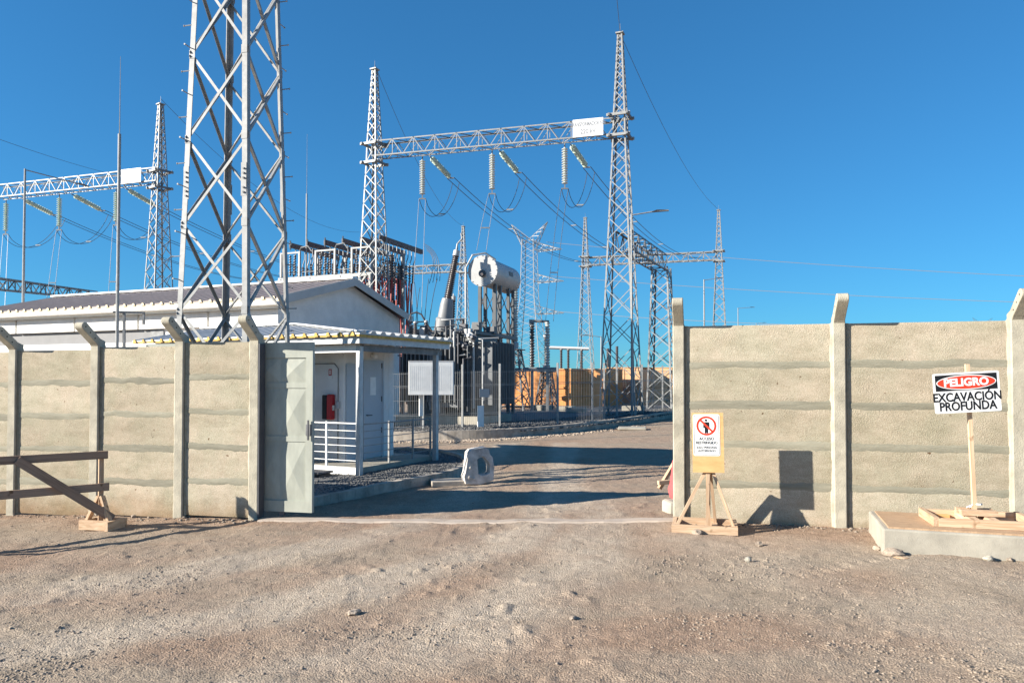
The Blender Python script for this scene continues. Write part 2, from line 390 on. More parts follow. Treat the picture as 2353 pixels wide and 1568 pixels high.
X, Y = np.meshgrid(xs, ys); Z = hgt(X, Y)
me = bpy.data.meshes.new('ground'); ny, nx = X.shape
co = np.stack([X, Y, Z], -1).reshape(-1, 3).astype(np.float32)
i = np.arange(nx*ny).reshape(ny, nx)
q = np.stack([i[:-1,:-1], i[:-1,1:], i[1:,1:], i[1:,:-1]], -1).reshape(-1, 4).astype(np.int32)
me.vertices.add(len(co)); me.vertices.foreach_set('co', co.ravel())
me.loops.add(q.size); me.loops.foreach_set('vertex_index', q.ravel())
me.polygons.add(len(q)); me.polygons.foreach_set('loop_start', np.arange(0, q.size, 4, dtype=np.int32))
me.polygons.foreach_set('use_smooth', np.ones(len(q), bool)); me.update(calc_edges=True)
me.materials.append(M_['ground'])
def pdist(px, py, pts):
    d = np.full(px.shape, 1e9)
    for (ax, ay), (bx, by) in zip(pts, pts[1:]):
        vx, vy = bx-ax, by-ay; t = np.clip(((px-ax)*vx + (py-ay)*vy)/(vx*vx+vy*vy), 0, 1)
        d = np.minimum(d, np.hypot(px-ax-t*vx, py-ay-t*vy))
    return d
def arc(pts, n_=8):
    P_ = [pts[0]] + pts + [pts[-1]]; out = []
    for a in range(1, len(P_)-2):
        p0, p1, p2, p3 = [np.array(q_, float) for q_ in P_[a-1:a+3]]
        for k in range(n_):
            t = k/n_; out.append(tuple(.5*((2*p1) + (p2-p0)*t + (2*p0-5*p1+4*p2-p3)*t*t + (3*p1-p0-3*p2+p3)*t**3)))
    return out + [tuple(pts[-1])]
fx_, fy_ = co[:, 0], co[:, 1]; nearm = (fy_ > 2) & (fy_ < 40) & (np.abs(fx_) < 15); tr = np.zeros(len(co)); so = np.zeros(len(co))
qx, qy = fx_[nearm], fy_[nearm]; acc = np.zeros(len(qx))
for pts, w_, amp in (([(1.6, 22), (.9, 14), (.5, 10.5), (-.3, 8.3), (-2.2, 6.3), (-5, 5.0), (-9, 4.2)], .34, .9), ([(-.2, 22), (-.7, 14), (-1.1, 10.5), (-2.0, 8.9), (-4, 7.3), (-7, 6.3), (-11, 5.8)], .30, .75),
                   ([(1.2, 12), (1.1, 9.5), (.6, 7.4), (-.5, 5.6), (-2.2, 4.0)], .42, .85), ([(2.0, 9.4), (2.6, 7.6), (3.4, 6), (4.0, 4)], .5, .5), ([(3.2, 8.4), (4.2, 7.0), (5.6, 5.6), (7.5, 4)], .35, .4)):
    d = pdist(qx, qy, arc(pts)); n2 = .5 + vnoise(qx, qy, 1.1, 31) + .8*vnoise(qx, qy, 4, 32)
    acc = np.maximum(acc, amp*(1 - sm(w_*.5, w_*1.7, d + .25*vnoise(qx, qy, 2.5, 33)))*np.clip(n2 + .45, 0, 1))
tr[nearm] = acc
dl = pdist(qx, qy, [(-12, 12.5), (-7.71, 11.46), (-3.645, 10.52), (-2.5, 10.3), (1.5, 9.9), (6, 8.5)])
so[nearm] = (1 - sm(.1, 1.3, dl + .7*vnoise(qx, qy, 1.2, 41)))*np.clip(.75 + vnoise(qx, qy, 3, 42), 0, 1)
so = np.maximum(so, np.where(nearm, .75*sm(.12, .3, vnoise(fx_, fy_*1.4, .55, 51)), 0)); so *= (1 - .8*tr)
for nm, arr in (('track', tr), ('soil', so)):
    me.attributes.new(nm, 'FLOAT', 'POINT').data.foreach_set('value', arr.astype(np.float32))
tag(obj('ground', me, None, Matrix()), 'bare gravelly brown earth in front of and inside the gate', None, kind='structure')

def rocks(name, pts, sizes, m, seed=1, flat_=.6):
    """one mesh of many small faceted stones"""
    r = np.random.default_rng(seed)
    bm = bmesh.new(); bmesh.ops.create_icosphere(bm, subdivisions=1, radius=1)
    bv = np.array([v.co[:] for v in bm.verts]); bf = np.array([[v.index for v in f.verts] for f in bm.faces]); bm.free()
    N = len(pts); nv = len(bv)
    sc = sizes[:, None] * (1 + .35*(r.random((N, 3)) - .5)); sc[:, 2] *= flat_
    v = bv[None] * (1 + .5*(r.random((N, nv, 1)) - .5)) * sc[:, None]
    th = r.random(N)*6.283; c, s = np.cos(th)[:, None], np.sin(th)[:, None]
    vx = v[..., 0]*c - v[..., 1]*s; vy = v[..., 0]*s + v[..., 1]*c
    v = np.stack([vx, vy, v[..., 2]], -1) + pts[:, None]
    f = (bf[None] + (np.arange(N)*nv)[:, None, None]).reshape(-1, 3)
    me = bpy.data.meshes.new(name); v = v.reshape(-1, 3).astype(np.float32); f = f.astype(np.int32)
    me.vertices.add(len(v)); me.vertices.foreach_set('co', v.ravel()); me.loops.add(f.size); me.loops.foreach_set('vertex_index', f.ravel())
    me.polygons.add(len(f)); me.polygons.foreach_set('loop_start', np.arange(0, f.size, 3, dtype=np.int32)); me.update(calc_edges=True)
    me.materials.append(m); return obj(name, me, None, Matrix())
# loose stones on the yard
N = 20000
yy = 4.2 * (14/4.2)**rng.random(N); xx = (rng.random(N)*2 - 1) * (.80*yy)
keep = (vnoise(xx, yy, .8, 21) + .45*rng.random(N)) > .05
xx, yy = xx[keep], yy[keep]; sz = .0026 + .004*rng.random(len(xx)) + .011*rng.random(len(xx))**40 + .0003*yy*rng.random(len(xx))
N = 60000                                                          # clods torn up in patches
cy_ = 4.2 * (11/4.2)**rng.random(N); cx_ = (rng.random(N)*2 - 1)*(.78*cy_)
ck = (vnoise(cx_*.6, cy_, 1.1, 61) + .55*vnoise(cx_, cy_, 4.5, 62) + .3*(rng.random(N)-.5)) > .36
cx_, cy_ = cx_[ck], cy_[ck]; cs_ = .004 + .011*rng.random(len(cx_))**3
xx = np.r_[xx, cx_]; yy = np.r_[yy, cy_]; sz = np.r_[sz, cs_]
P = np.stack([xx, yy, hgt(xx, yy) + sz*.1], -1)
tag(rocks('loose_stones', P, sz, M_['rock'], 3), 'small loose stones strewn over the brown yard', 'stones', kind='stuff')

# ================================================================ perimeter walls
def wall_panel_mesh(seed):
    """unit panel: x 0..1, z 0..1, front at y=0 (towards +y), thickness .05, slightly uneven"""
    r = np.random.default_rng(seed); nx_, nz_ = 30, 12
    vs = []; fs = []
    for j in range(nz_+1):
        for i_ in range(nx_+1):
            x = i_/nx_; z = j/nz_; e = min(x*20, (1-x)*20, z*9, (1-z)*9, 1)
            y = -.007*(1-e) + (r.random()-.5)*.003
            vs.append((x, y, z))
    k = nx_+1
    for j in range(nz_):
        for i_ in range(nx_): fs.append((j*k+i_, j*k+i_+1, (j+1)*k+i_+1, (j+1)*k+i_))
    n0 = len(vs); vs += [(0,-.05,0),(1,-.05,0),(1,-.05,1),(0,-.05,1)]
    fs += [(n0, n0+3, n0+2, n0+1), tuple([n0] + [n0+1] + [nx_-i_ for i_ in range(nx_+1)]),
           tuple([n0+2, n0+3] + [nz_*k+i_ for i_ in range(nx_+1)]),
           tuple([n0+3, n0] + [j*k for j in range(nz_+1)]), tuple([n0+1, n0+2] + [(nz_-j)*k+nx_ for j in range(nz_+1)])]
    mb = MB(); mb.v = vs; mb.f = fs; return mb.mesh('panel', smooth=True)
def mortar_mesh(seed):
    """unit strip along x, about .1 tall, smeared by hand"""
    r = np.random.default_rng(seed); n_ = 36; rows = 5; vs = []; fs = []
    up = np.convolve(r.random(n_+9), np.ones(4)/4, 'same')[4:n_+5]; dn = np.convolve(r.random(n_+9), np.ones(4)/4, 'same')[4:n_+5]
    up = up + .22*np.sin(np.arange(n_+1)*r.uniform(.12, .3) + r.uniform(0, 6)); dn = dn + .22*np.sin(np.arange(n_+1)*r.uniform(.12, .3) + r.uniform(0, 6)); hb_ = r.uniform(.040, .066)
    for i_ in range(n_+1):
        t = hb_ + .05*(up[i_]-.42); b = -hb_*1.1 - .055*(dn[i_]-.42)
        for j in range(rows):
            f_ = j/(rows-1); z = b + (t-b)*f_; y = .001 + .0025*math.sin(f_*math.pi) + (r.random()-.5)*.0016
            if abs(f_-.5) < .2: y -= .0015
            if j in (0, rows-1): y = -.005
            vs.append((i_/n_, y, z))
    for i_ in range(n_):
        for j in range(rows-1): a = i_*rows+j; fs.append((a, a+rows, a+rows+1, a+1))
    mb = MB(); mb.v = vs; mb.f = fs; return mb.mesh('mortar_joint', smooth=True)
def post_mesh(h, w=.15, d0=-.10, d1=.045):
    mb = MB(); c = .012
    mb.v = []; prof = [(-w/2, d0), (w/2, d0), (w/2, d1-c), (w/2-c, d1), (-w/2+c, d1), (-w/2, d1-c)]
    n_ = len(prof); zs = [-.35, 0, h*.25, h*.5, h*.75, h]
    r = np.random.default_rng(int(h*100))
    for z in zs:
        for x, y in prof: mb.v.append((x + (r.random()-.5)*.004, y + (r.random()-.5)*.003, z))
    for k in range(len(zs)-1):
        for i_ in range(n_): a = k*n_+i_; b = k*n_+(i_+1) % n_; mb.f.append((a, b, b+n_, a+n_))
    mb.f += [tuple(reversed(range(n_))), tuple((len(zs)-1)*n_+i_ for i_ in range(n_))]
    return mb.mesh('post')
def arm_mesh(w=.135, L=.45, R=.062):
    """cranked arm, leaning out over +y; base at the origin"""
    ax = Vector((0, .74, .67)).normalized(); nx_ = Vector((0, -.67, .74)).normalized()
    pts = [Vector((0, -.10, -.02)), Vector((0, .045, -.02))]
    pts += [ax*.05 - nx_*R + Vector((0, -.0, .035)), ax*(L-R) - nx_*R]
    for k in range(1, 8):
        a = -math.pi/2 + math.pi*k/8; pts.append(ax*(L-R) + ax*(R*math.cos(a)) + nx_*(R*math.sin(a)))
    pts += [ax*(L-R) + nx_*R, ax*.06 + nx_*R + Vector((0, -.005, .01)), Vector((0, -.105, .06))]
    mb = MB(); n_ = len(pts)
    mb.v = [(-w/2, p.y, p.z) for p in pts] + [(w/2, p.y, p.z) for p in pts]
    mb.f = [tuple(range(n_)), tuple(reversed(range(n_, 2*n_)))] + [(i_, n_+i_, n_+(i_+1) % n_, (i_+1) % n_) for i_ in range(n_)]
    me = mb.mesh('arm', smooth=True); return me, ax
def wall_post(parent, p, dirv, h, seed):
    """M: x along wall, y outwards (to the yard), z up"""
    x = Vector(dirv).normalized(); z = Vector((0, 0, 1)); y = Vector((x.y, -x.x, 0))
    M = Matrix((x, y, z)).transposed().to_4x4(); M.translation = p
    me = post_mesh(h); me.materials.append(M_['post']); po = obj('post', me, parent, M)
    am, ax = arm_mesh(); am.materials.append(M_['post'])
    ao = obj('arm', am, po, M @ Matrix.Translation((0, 0, h)))
    b = ao.modifiers.new('bevel', 'BEVEL'); b.width = .008; b.segments = 2; b.limit_method = 'ANGLE'
    hm = shared('bolthole', lambda: MB().tube((-.069, 0, 0), (.069, 0, 0), .0115, n=10).mesh('bolt_hole'), M_['hole'])
    for k in (.14, .26, .38):
        obj('bolt_hole', hm, po, M @ Matrix.Translation(Vector((0, 0, h)) + ax*k))
    return M
PANELS = [wall_panel_mesh(k) for k in range(9)]; [p.materials.append(M_['wall']) for p in PANELS]
MORT = [mortar_mesh(40+k) for k in range(31)]; [p.materials.append(M_['mortar']) for p in MORT]
def wall_bay(parent, p0, p1, zb, ph, k0, n_=5):
    x = (p1 - p0); x.z = 0; L = x.length; x.normalize(); y = Vector((x.y, -x.x, 0))
    R = Matrix((x, y, Vector((0, 0, 1)))).transposed().to_4x4()
    o = Vector((p0.x, p0.y, 0)) + x*.04
    for k in range(n_):
        M = R.copy(); M.translation = o + Vector((0, 0, zb + k*ph + .003)); tilt = Matrix.Rotation(rad(random.uniform(-.25, .25)), 4, 'X')
        obj('panel', PANELS[(k0*4+k*2) % 9], parent, M @ tilt @ Matrix.Diagonal((L-.08, 1, ph-.006, 1)))
        if k:
            Mm = R.copy(); Mm.translation = o + Vector((0, 0, zb + k*ph)) + x*.03
            obj('mortar_joint', MORT[(k0*7+k*5) % 31], parent, Mm @ Matrix.Diagonal((L-.14, 1, 1.0, 1)))
    for s, off in ((0, .052), (1, L-.145)):                              # mortar packed beside the posts
        f = MB(); r = np.random.default_rng(k0*7+s); n2 = 16; w = .05 if s else .022
        for j in range(n2+1):
            z = zb + n_*ph*j/n2; a = w*(.75+.5*r.random())
            f.v += [tuple(R @ Vector((off + .05 - a if s else off - .03, 0, 0)) + o + Vector((0, 0, z)) + y*-.004),
                    tuple(R @ Vector((off + .05 - a*.5 if s else off, 0, 0)) + o + Vector((0, 0, z)) + y*.016),
                    tuple(R @ Vector((off + .06 if s else off+a, 0, 0)) + o + Vector((0, 0, z)) + y*(.018 if s else -.004))]
        for j in range(n2):
            for k in range(2): a = j*3+k; f.f.append((a, a+1, a+4, a+3))
        f.build('mortar_fillet', M_['post'] if s else M_['mortar'], parent, smooth=True)

# left wall (from far left to the gate)
A_ = Vector((-7.71, 11.46, 0)); D_ = Vector((-3.645, 10.52, 0)); dL = (D_ - A_)
LW = [A_ - dL*.36, A_, A_ + dL*.3596, A_ + dL*.708, D_]
LD = dL.normalized(); LN = Vector((LD.y, -LD.x, 0))
lw = thing('precast_wall', 'weathered precast concrete panel wall left of the open gate', 'wall', Vector((D_.x, D_.y, -.1)))
zbs = [-.225, -.20, -.16, -.11]
for k in range(4): wall_bay(lw, LW[k], LW[k+1], zbs[k], .50, k)
for k, p in enumerate(LW):
    z = zbs[min(k, 3)]; wall_post(lw, Vector((p.x, p.y, z)), dL, 2.53, k)
# steel angle bolted to the gate post
bar('gate_angle', D_ + LD*.085 + Vector((0, 0, -.1)) + LN*-.02, D_ + LD*.085 + Vector((0, 0, 2.36)) + LN*-.02, .02, .14, M_['gated'], lw, LN)
# right wall
RD = Vector((.967, -.254, 0)).normalized(); RN = Vector((RD.y, -RD.x, 0))
R0 = Vector((2.185, 9.70, 0))
RW = [R0 + RD*1.945*k for k in range(4)]
rw = thing('precast_wall', 'precast concrete panel wall right of the gate behind the two signs', 'wall', Vector((R0.x, R0.y, 0)))
for k in range(3): wall_bay(rw, RW[k], RW[k+1], .0, .51, 10+k)
for k, p in enumerate(RW): wall_post(rw, Vector((p.x, p.y, .0)), RD, 2.57, 20+k)

# earth and stones gathered along the wall feet
pp = []
for a, b, n_ in ((LW[0], LW[4], 520), (RW[0], RW[3], 520)):
    nrm = Vector(((b-a).y, -(b-a).x, 0)).normalized()
    for k in range(n_):
        q_ = a + (b-a)*random.random() + nrm*(.02 + abs(random.gauss(0, .13))); pp.append((q_.x, q_.y, 0))
pp = np.array(pp); ss = .007 + .022*rng.random(len(pp))**6; pp[:, 2] = hgt(pp[:, 0], pp[:, 1]) + ss*.2
tag(rocks('wall_foot_rubble', pp, ss, M_['rock'], 9), 'crumbs of earth and stone along the wall feet', 'rubble', kind='stuff')

# ================================================================ gate
GN = -LN                                                             # inwards
g0 = D_ + GN*.112
def gl(s, z, d=0.0): return g0 + LD*s + GN*d + Vector((0, 0, z))
gt = thing('sliding_gate', 'sage green steel sliding gate leaf slid open behind the left wall', 'gate', gl(.0, -.03))
s0, s1, zb, zt = -1.9, .83, -.02, 2.38
for a, b, w in ((s0, s0+.09, 0), (s1-.105, s1, 0)):
    bar('stile', gl((a+b)/2, zb, .03), gl((a+b)/2, zt, .03), b-a, .06, M_['gate'], gt, LN)
bar('rail', gl(s0+.09, (2.16+zt)/2, .03), gl(s1-.105, (2.16+zt)/2, .03), .06, zt-2.16, M_['gate'], gt)
bar('rail', gl(s0+.09, (.135+zb)/2, .03), gl(s1-.105, (.135+zb)/2, .03), .06, .155, M_['gate'], gt)
for z in (1.768, 1.01): bar('rail', gl(s0+.09, z, .034), gl(s1-.105, z, .034), .05, .075, M_['gate'], gt)
pw = .402; xsl = [s1-.105-pw*k for k in range(7)]
for k in range(6):
    for za, zc in ((.135, .9725), (1.0475, 1.7305), (1.8055, 2.16)):
        a, b = xsl[k+1], xsl[k]; m = MB(); ov = 0.02; ap = .022
        c4 = [gl(a, za, ov), gl(b, za, ov), gl(b, zc, ov), gl(a, zc, ov), gl((a+b)/2, (za+zc)/2, ov-ap)]
        bk = [gl(a, za, .05), gl(b, za, .05), gl(b, zc, .05), gl(a, zc, .05)]
        m.add(c4+bk, [(0,1,4),(1,2,4),(2,3,4),(3,0,4),(5,8,7,6),(0,5,6,1),(1,6,7,2),(2,7,8,3),(3,8,5,0)])
        m.build('pressed_panel', M_['gate'], gt)
for s in (-1.5, -.2, .35):
    w_ = MB().tube(gl(s, -.045, .01), gl(s, -.045, .05), .045, n=14); w_.build('wheel', M_['gated'], gt)
bar('pull_handle', gl(s1-.05, 1.0, -.03), gl(s1-.05, 1.28, -.03), .02, .02, M_['gated'], gt, LN)
box('lock_plate', (0, 0, 0), (.09, .004, .16), M_['galvd'], gt, W[gt.name].inverted() @ Matrix.Translation(gl(s1-.1, 1.06, -.006)) @ Matrix((LD, GN, Vector((0, 0, 1)))).transposed().to_4x4())
# threshold
th = MB(); a = D_ + LN*.18 + LD*.15; b = R0 + RN*.10 - RD*.02
n_ = 24
for k in range(n_+1):
    p = a + (b-a)*(k/n_); q = p + Vector((.05, .22, 0)); j = .015*math.sin(k*2.1)
    th.v += [(p.x, p.y+j, hgt(p.x, p.y)-.004), (p.x, p.y+.03+j, hgt(p.x, p.y)+.016), (q.x, q.y+j, hgt(q.x, q.y)+.016), (q.x, q.y+.02+j, hgt(q.x, q.y)-.01)]
for k in range(n_):
    for i_ in range(3): c = k*4+i_; th.f.append((c, c+4, c+5, c+1))
tag(th.build('gate_threshold', M_['dust'], smooth=False), 'concrete threshold strip across the gate opening', None, kind='structure')

# ================================================================ guard house (local frame: x along the front, y to the back)
GA = -27.0
P1 = gnd(825, 1103); GH = yaw(P1, GA)
gh = thing('guard_house', 'small white guard house with zinc canopy roof inside the gate', 'guard house', GH)
def gw(a, b, z): return GH @ Vector((a, b, z))
def gbox(name, a, b, m, parent=gh, bevel=0): return box(name, a, b, m, gh, None, bevel) if parent is gh else None
H0 = .22
wm = MB(); wm.box((-5.6, .8, H0-.02), (-1.06, 2.57, 2.78)); wm.box((-5.6, -.1, -.1), (-2.0, .799, 2.72)); wm.build('wall', M_['white'], gh, local=True)  # second box: unseen front block added to shade the porch wall
gbox('floor_slab', (-5.4, .12, -.02), (-.12, 2.95, H0), M_['plinth'])
gbox('edge_beam', (-5.4, .04, .06), (-.10, .118, H0+.012), M_['whitem'])
# doors on the side towards the road
dr = box('door', (-1.06, 1.47, H0+.02), (-1.03, 2.09, 2.34), M_['bluep'], gh)
for z in (.55, 1.25, 2.0): box('hinge', (-1.03, 2.055, H0+z), (-1.02, 2.085, H0+z+.12), M_['gated'], dr)
hd = MB().tube(gw(-1.03, 1.53, 1.18), gw(-.97, 1.53, 1.18), .012).tube(gw(-.975, 1.53, 1.18), gw(-.975, 1.66, 1.18), .011); hd.build('handle', M_['gated'], dr)
ds = box('door_notice', (-1.03, 1.66, 1.62), (-1.026, 1.86, 2.02), M_['signw'], dr)
for k, (a, b) in enumerate(((.80, 1.42), (2.13, 2.19))): box('door_frame', (-1.06, 1.42 if k == 0 else 2.09, H0), (-1.015, 1.47 if k == 0 else 2.14, 2.39), M_['bluep'], gh)
box('door_frame', (-1.06, 1.47, 2.34), (-1.015, 2.09, 2.39), M_['bluep'], gh)
box('side_panel', (-1.06, .86, H0), (-1.035, 1.40, 2.30), M_['bluep'], gh)
for b in (2.2, 2.38): box('cladding_joint', (-1.06, b, H0), (-1.054, b+.012, 2.6), M_['whitem'], gh)
# conduits and a bulkhead lamp under the canopy
MB().path([gw(-1.2, .785, H0+.02), gw(-1.2, .785, 2.2), gw(-1.3, .785, 2.3), gw(-1.95, .785, 2.3)], .012, 6).build('conduit', M_['galv'], gh)
box('junction_box', (-1.25, .755, 1.35), (-1.15, .799, 1.5), M_['xfmrl'], gh, bevel=.006)
box('light_switch', (-1.0599, 2.26, 1.3), (-1.045, 2.34, 1.42), M_['signw'], gh, bevel=.004)
box('bulkhead_lamp', (-1.0599, 1.7, 2.44), (-.97, 1.86, 2.54), M_['signw'], gh, bevel=.02)
# fire cabinet and its sign
fc = thing('fire_cabinet', 'red and black fire extinguisher cabinet on the guard house wall', 'cabinet', GH @ Matrix.Translation((-1.42, .8, 1.12)))
box('back_half', (-.135, -.12, 0), (.0, -.003, .52), M_['black'], fc, bevel=.02)
box('door', (0.0, -.135, -.005), (.14, -.003, .535), M_['red'], fc, bevel=.03)
box('latch', (.14, -.11, .19), (.165, -.05, .30), M_['plast'], fc, bevel=.008)
fs_ = thing('wall_sign', 'small fire extinguisher sign above the red cabinet', 'sign', GH @ Matrix.Translation((-1.42, .79, 1.98)))
box('plate', (-.05, -.004, 0), (.05, .008, .22), M_['signw'], fs_)
box('red_field', (-.04, -.007, .07), (.04, -.0035, .21), M_['red'], fs_)
box('extinguisher_symbol', (-.015, -.010, .09), (.015, -.0065, .19), M_['signw'], fs_)
# canopy posts, beams
for k, (a, b) in enumerate(((0, 0), (0, 2.72))):
    g_ = GH.inverted() @ G(*(GH @ Vector((a, b, 0))).xy)
    po = box('canopy_post', (a-.05, b-.05, g_.z), (a+.05, b+.05, 2.62), M_['steelp'], gh)
    box('base_plate', (a-.11, b-.11, g_.z+.0), (a+.11, b+.11, g_.z+.045), M_['plinth'], po)
gbox('canopy_beam', (-5.6, -.27, 2.66), (.20, -.21, 2.82), M_['steelp'])
gbox('canopy_beam', (-5.6, -.05, 2.50), (-.051, .04, 2.64), M_['whitem'])
gbox('canopy_beam', (.14, -.205, 2.66), (.20, 3.0, 2.82), M_['steelp'])
gbox('canopy_beam', (-.04, .055, 2.52), (.05, 2.9, 2.65), M_['galvd'])
for k in range(9): bar('purlin', gw(-.5, .35+.31*k, 2.73), gw(.139, .35+.31*k, 2.73), .04, .07, M_['galvd'], gh)
for k in range(10): bar('purlin', gw(-.6-.5*k, -.205, 2.73), gw(-.6-.5*k, .8, 2.88), .04, .07, M_['galvd'], gh)
# roof: front slope, hip, side slope
FL, FR, BR = (-6.3, -.34, 2.86), (.27, -.34, 2.86), (.27, 3.03, 2.86)
RR, RL, BL = (-3.1, 1.6, 3.24), (-6.3, 1.6, 3.24), (-6.3, 3.03, 2.86)
def roof_slab(pts, name, m, t=.03):
    mb = MB(); n_ = len(pts); a = [Vector(p) for p in pts]; b = [p - Vector((0, 0, t)) for p in a]
    mb.add(a+b, [tuple(range(n_)), tuple(reversed(range(n_, 2*n_)))] + [(i_, n_+i_, n_+(i_+1) % n_, (i_+1) % n_) for i_ in range(n_)])
    return mb.build(name, m, gh, local=True)
fr_ = roof_slab([FL, FR, RR, RL], 'roof', M_['zinc']); sr_ = roof_slab([FR, BR, RR], 'roof', M_['zinc']); roof_slab([BR, BL, RL, RR], 'roof', M_['zinc'])
roof_slab([(p[0], p[1], p[2]-.031) for p in ((-6.28, -.33, 2.86), (.25, -.33, 2.86), (-3.1, 1.59, 3.24), (-6.28, 1.59, 3.24))], 'foam_layer', M_['foam'], .04)
roof_slab([(p[0], p[1], p[2]-.031) for p in ((.25, -.31, 2.86), (.25, 3.0, 2.86), (-3.08, 1.6, 3.24))], 'foam_layer', M_['foam'], .05)
def rib(p, q, up, m, w=.075, h=.042):
    p = Vector(p); q = Vector(q); d = (q-p); L = d.length; z = d/L; u = Vector(up); y = (u - z*u.dot(z)).normalized(); x = y.cross(z)
    M = Matrix((x, y, z)).transposed().to_4x4(); M.translation = p
    mb = MB().add([(-w*.6,-.002,0),(w*.6,-.002,0),(w*.28,h,0),(-w*.28,h,0),(-w*.6,-.002,L),(w*.6,-.002,L),(w*.28,h,L),(-w*.28,h,L)],
                  [(0,3,2,1),(4,5,6,7),(0,1,5,4),(1,2,6,5),(2,3,7,6),(3,0,4,7)], M)
    return mb
nF = Vector((0, -.22, 1)); nS = Vector((.3, 0, 1))
k = 0
while True:
    a = -6.2 + .30*k; k += 1
    if a > .2: break
    b1 = 1.92
    if a > -3.1: b1 = (.27-a)/3.37*1.92                                  # up to the hip
    f_ = b1/1.94
    if f_ > .04:
        rib((a, -.35, 2.86), (a, -.34+b1, 2.86+.38*f_), nF, M_['zinc'], .07, .014).build('roof_rib', M_['zinc'], gh, local=True)
        fb = MB().add([(-.06,-.012,-.06),(.06,-.012,-.06),(.02,-.012,.022),(-.02,-.012,.022),(-.06,.006,-.06),(.06,.006,-.06),(.02,.006,.022),(-.02,.006,.022)],
                 [(0,3,2,1),(4,5,6,7),(0,1,5,4),(1,2,6,5),(2,3,7,6),(3,0,4,7)], Matrix.Translation((a, -.35, 2.86)))
        fb.build('rib_end_foam', M_['foam'], gh, local=True)
for k in range(11):
    b = -.24 + .31*k; rib((.285, b, 2.86), (-.55 if 2 < k < 9 else -.05, b, 2.86+.113*(.82 if 2 < k < 9 else .32)), nS, M_['zinc'], .16, .05).build('roof_rib', M_['zinc'], gh, local=True)
hp = MB().bar((.27, -.34, 2.89), (-3.1, 1.6, 3.27), .14, .03); hp.build('hip_cap', M_['whitem'], gh, local=True)
hp = MB().bar((-3.1, 1.62, 3.27), (-6.3, 1.62, 3.27), .2, .03); hp.build('ridge_cap', M_['whitem'], gh, local=True)
# railings
def railing(name, label, pts, posts, n_, ztop, zbase, m=M_['whitem']):
    t = thing(name, label, 'railing', GH @ Matrix.Translation((*pts[0][:2], H0)))
    for p in posts: bar('post', gw(*p, zbase), gw(*p, ztop), .036, .036, m, t, GH.to_3x3() @ Vector((1, 0, 0)))
    for k in range(n_):
        z = ztop - .03 - (ztop-zbase-.16)*k/(n_-1)
        mb = MB().path([gw(*p, z) for p in pts], .015 if k == 0 else .0075, 8); mb.build('top_rail' if k == 0 else 'rail', m, t)
railing('railing', 'white steel railing along the front of the guard house porch', [(-1.97, .18), (-.17, .18)], [(-1.95, .18), (-.98, .18), (-.19, .18)], 6, 1.12, H0)
railing('railing', 'galvanised railing along the road side of the guard house porch', [(-.16, .35), (-.16, 2.75)], [(-.16, 1.18), (-.16, 2.05), (-.16, 2.75)], 6, 1.10, H0, M_['galv'])

# bins or troughs in the shade under the porch
tr = thing('planter_trough', 'dark rubber trough in the shade below the porch edge', 'trough', GH @ Matrix.Translation((-.8, -.35, -.12)))
box('body', (-.55, -.2, 0), (.25, .2, .26), M_['black'], tr, bevel=.04); box('rim', (-.57, -.22, .26), (.27, .22, .30), M_['gated'], tr, bevel=.012)

# ================================================================ kerbs and gravel islands
def kerb(label, pts, w, h, step, m=M_['kerb']):
    """pts: outer edge on the ground, stones laid one by one, inner side to the left of travel"""
    t = thing('kerb', label, None, Vector(pts[0]), kind='structure')
    L = 0; seg = []
    for a, b in zip(pts, pts[1:]):
        n_ = max(1, round((b-a).length/step))
        for k in range(n_): seg.append((a + (b-a)*(k/n_), a + (b-a)*((k+1)/n_)))
    for a, b in seg:
        d = (b-a).normalized(); n_ = Vector((-d.y, d.x, 0)).normalized(); j = random.uniform(-.006, .006)
        za = a + n_*(w/2) + Vector((0, 0, h/2-.06+j)) - d*0; zb_ = b + n_*(w/2) + Vector((0, 0, h/2-.06+j)) - d*.004
        bar('kerb_stone', za, zb_, w, h+.12, m, t)
    return t
def smooth_pts(pts, n_=6):
    out = []; P_ = [pts[0]] + pts + [pts[-1]]
    for i_ in range(1, len(P_)-2):
        p0, p1, p2, p3 = P_[i_-1:i_+3]
        for k in range(n_):
            t = k/n_; out.append(.5*((2*p1) + (p2-p0)*t + (2*p0-5*p1+4*p2-p3)*t*t + (3*p1-p0-3*p2+p3)*t**3))
    out.append(pts[-1])
    return [G(p.x, p.y) for p in out]
isl = smooth_pts([gnd(*p) for p in ((690, 1172), (760, 1158), (880, 1132), (1000, 1108), (1055, 1093), (1077, 1075), (1062, 1058), (1010, 1046), (940, 1041), (860, 1040))])
kerb('concrete kerb curving round the guard house island', isl, .13, .16, 2.2)
cen = sum(isl, Vector())/len(isl)
m = MB(); inner = [p + (cen-p).normalized()*.10 for p in isl]
back = [G(-6.5, 20.5), G(-9, 14.5), G(-5, 12.6)]
m.add([p + Vector((0, 0, .10)) for p in inner + back], [tuple(range(len(inner)+3))])
tag(m.build('gravel_bed', M_['grav']), 'grey gravel bed around the guard house', None, kind='structure')
n_ = 5200; gp = []
while len(gp) < n_:
    a = random.choice(inner); b = random.choice(inner); c = P1 + Vector((random.uniform(-1.5, 1.2), random.uniform(-1.6, 3), 0)); r1, r2 = random.random(), random.random()
    if r1 + r2 > 1: r1, r2 = 1-r1, 1-r2
    p = a + (b-a)*r1 + (c-a)*r2; gp.append((p.x, p.y, gz(p.x, p.y)+.105))
gp = np.array(gp); ss = .009 + .013*rng.random(len(gp)); tag(rocks('island_gravel', gp, ss, M_['grav'], 5), 'loose grey gravel filling the guard house island', 'gravel', kind='stuff')

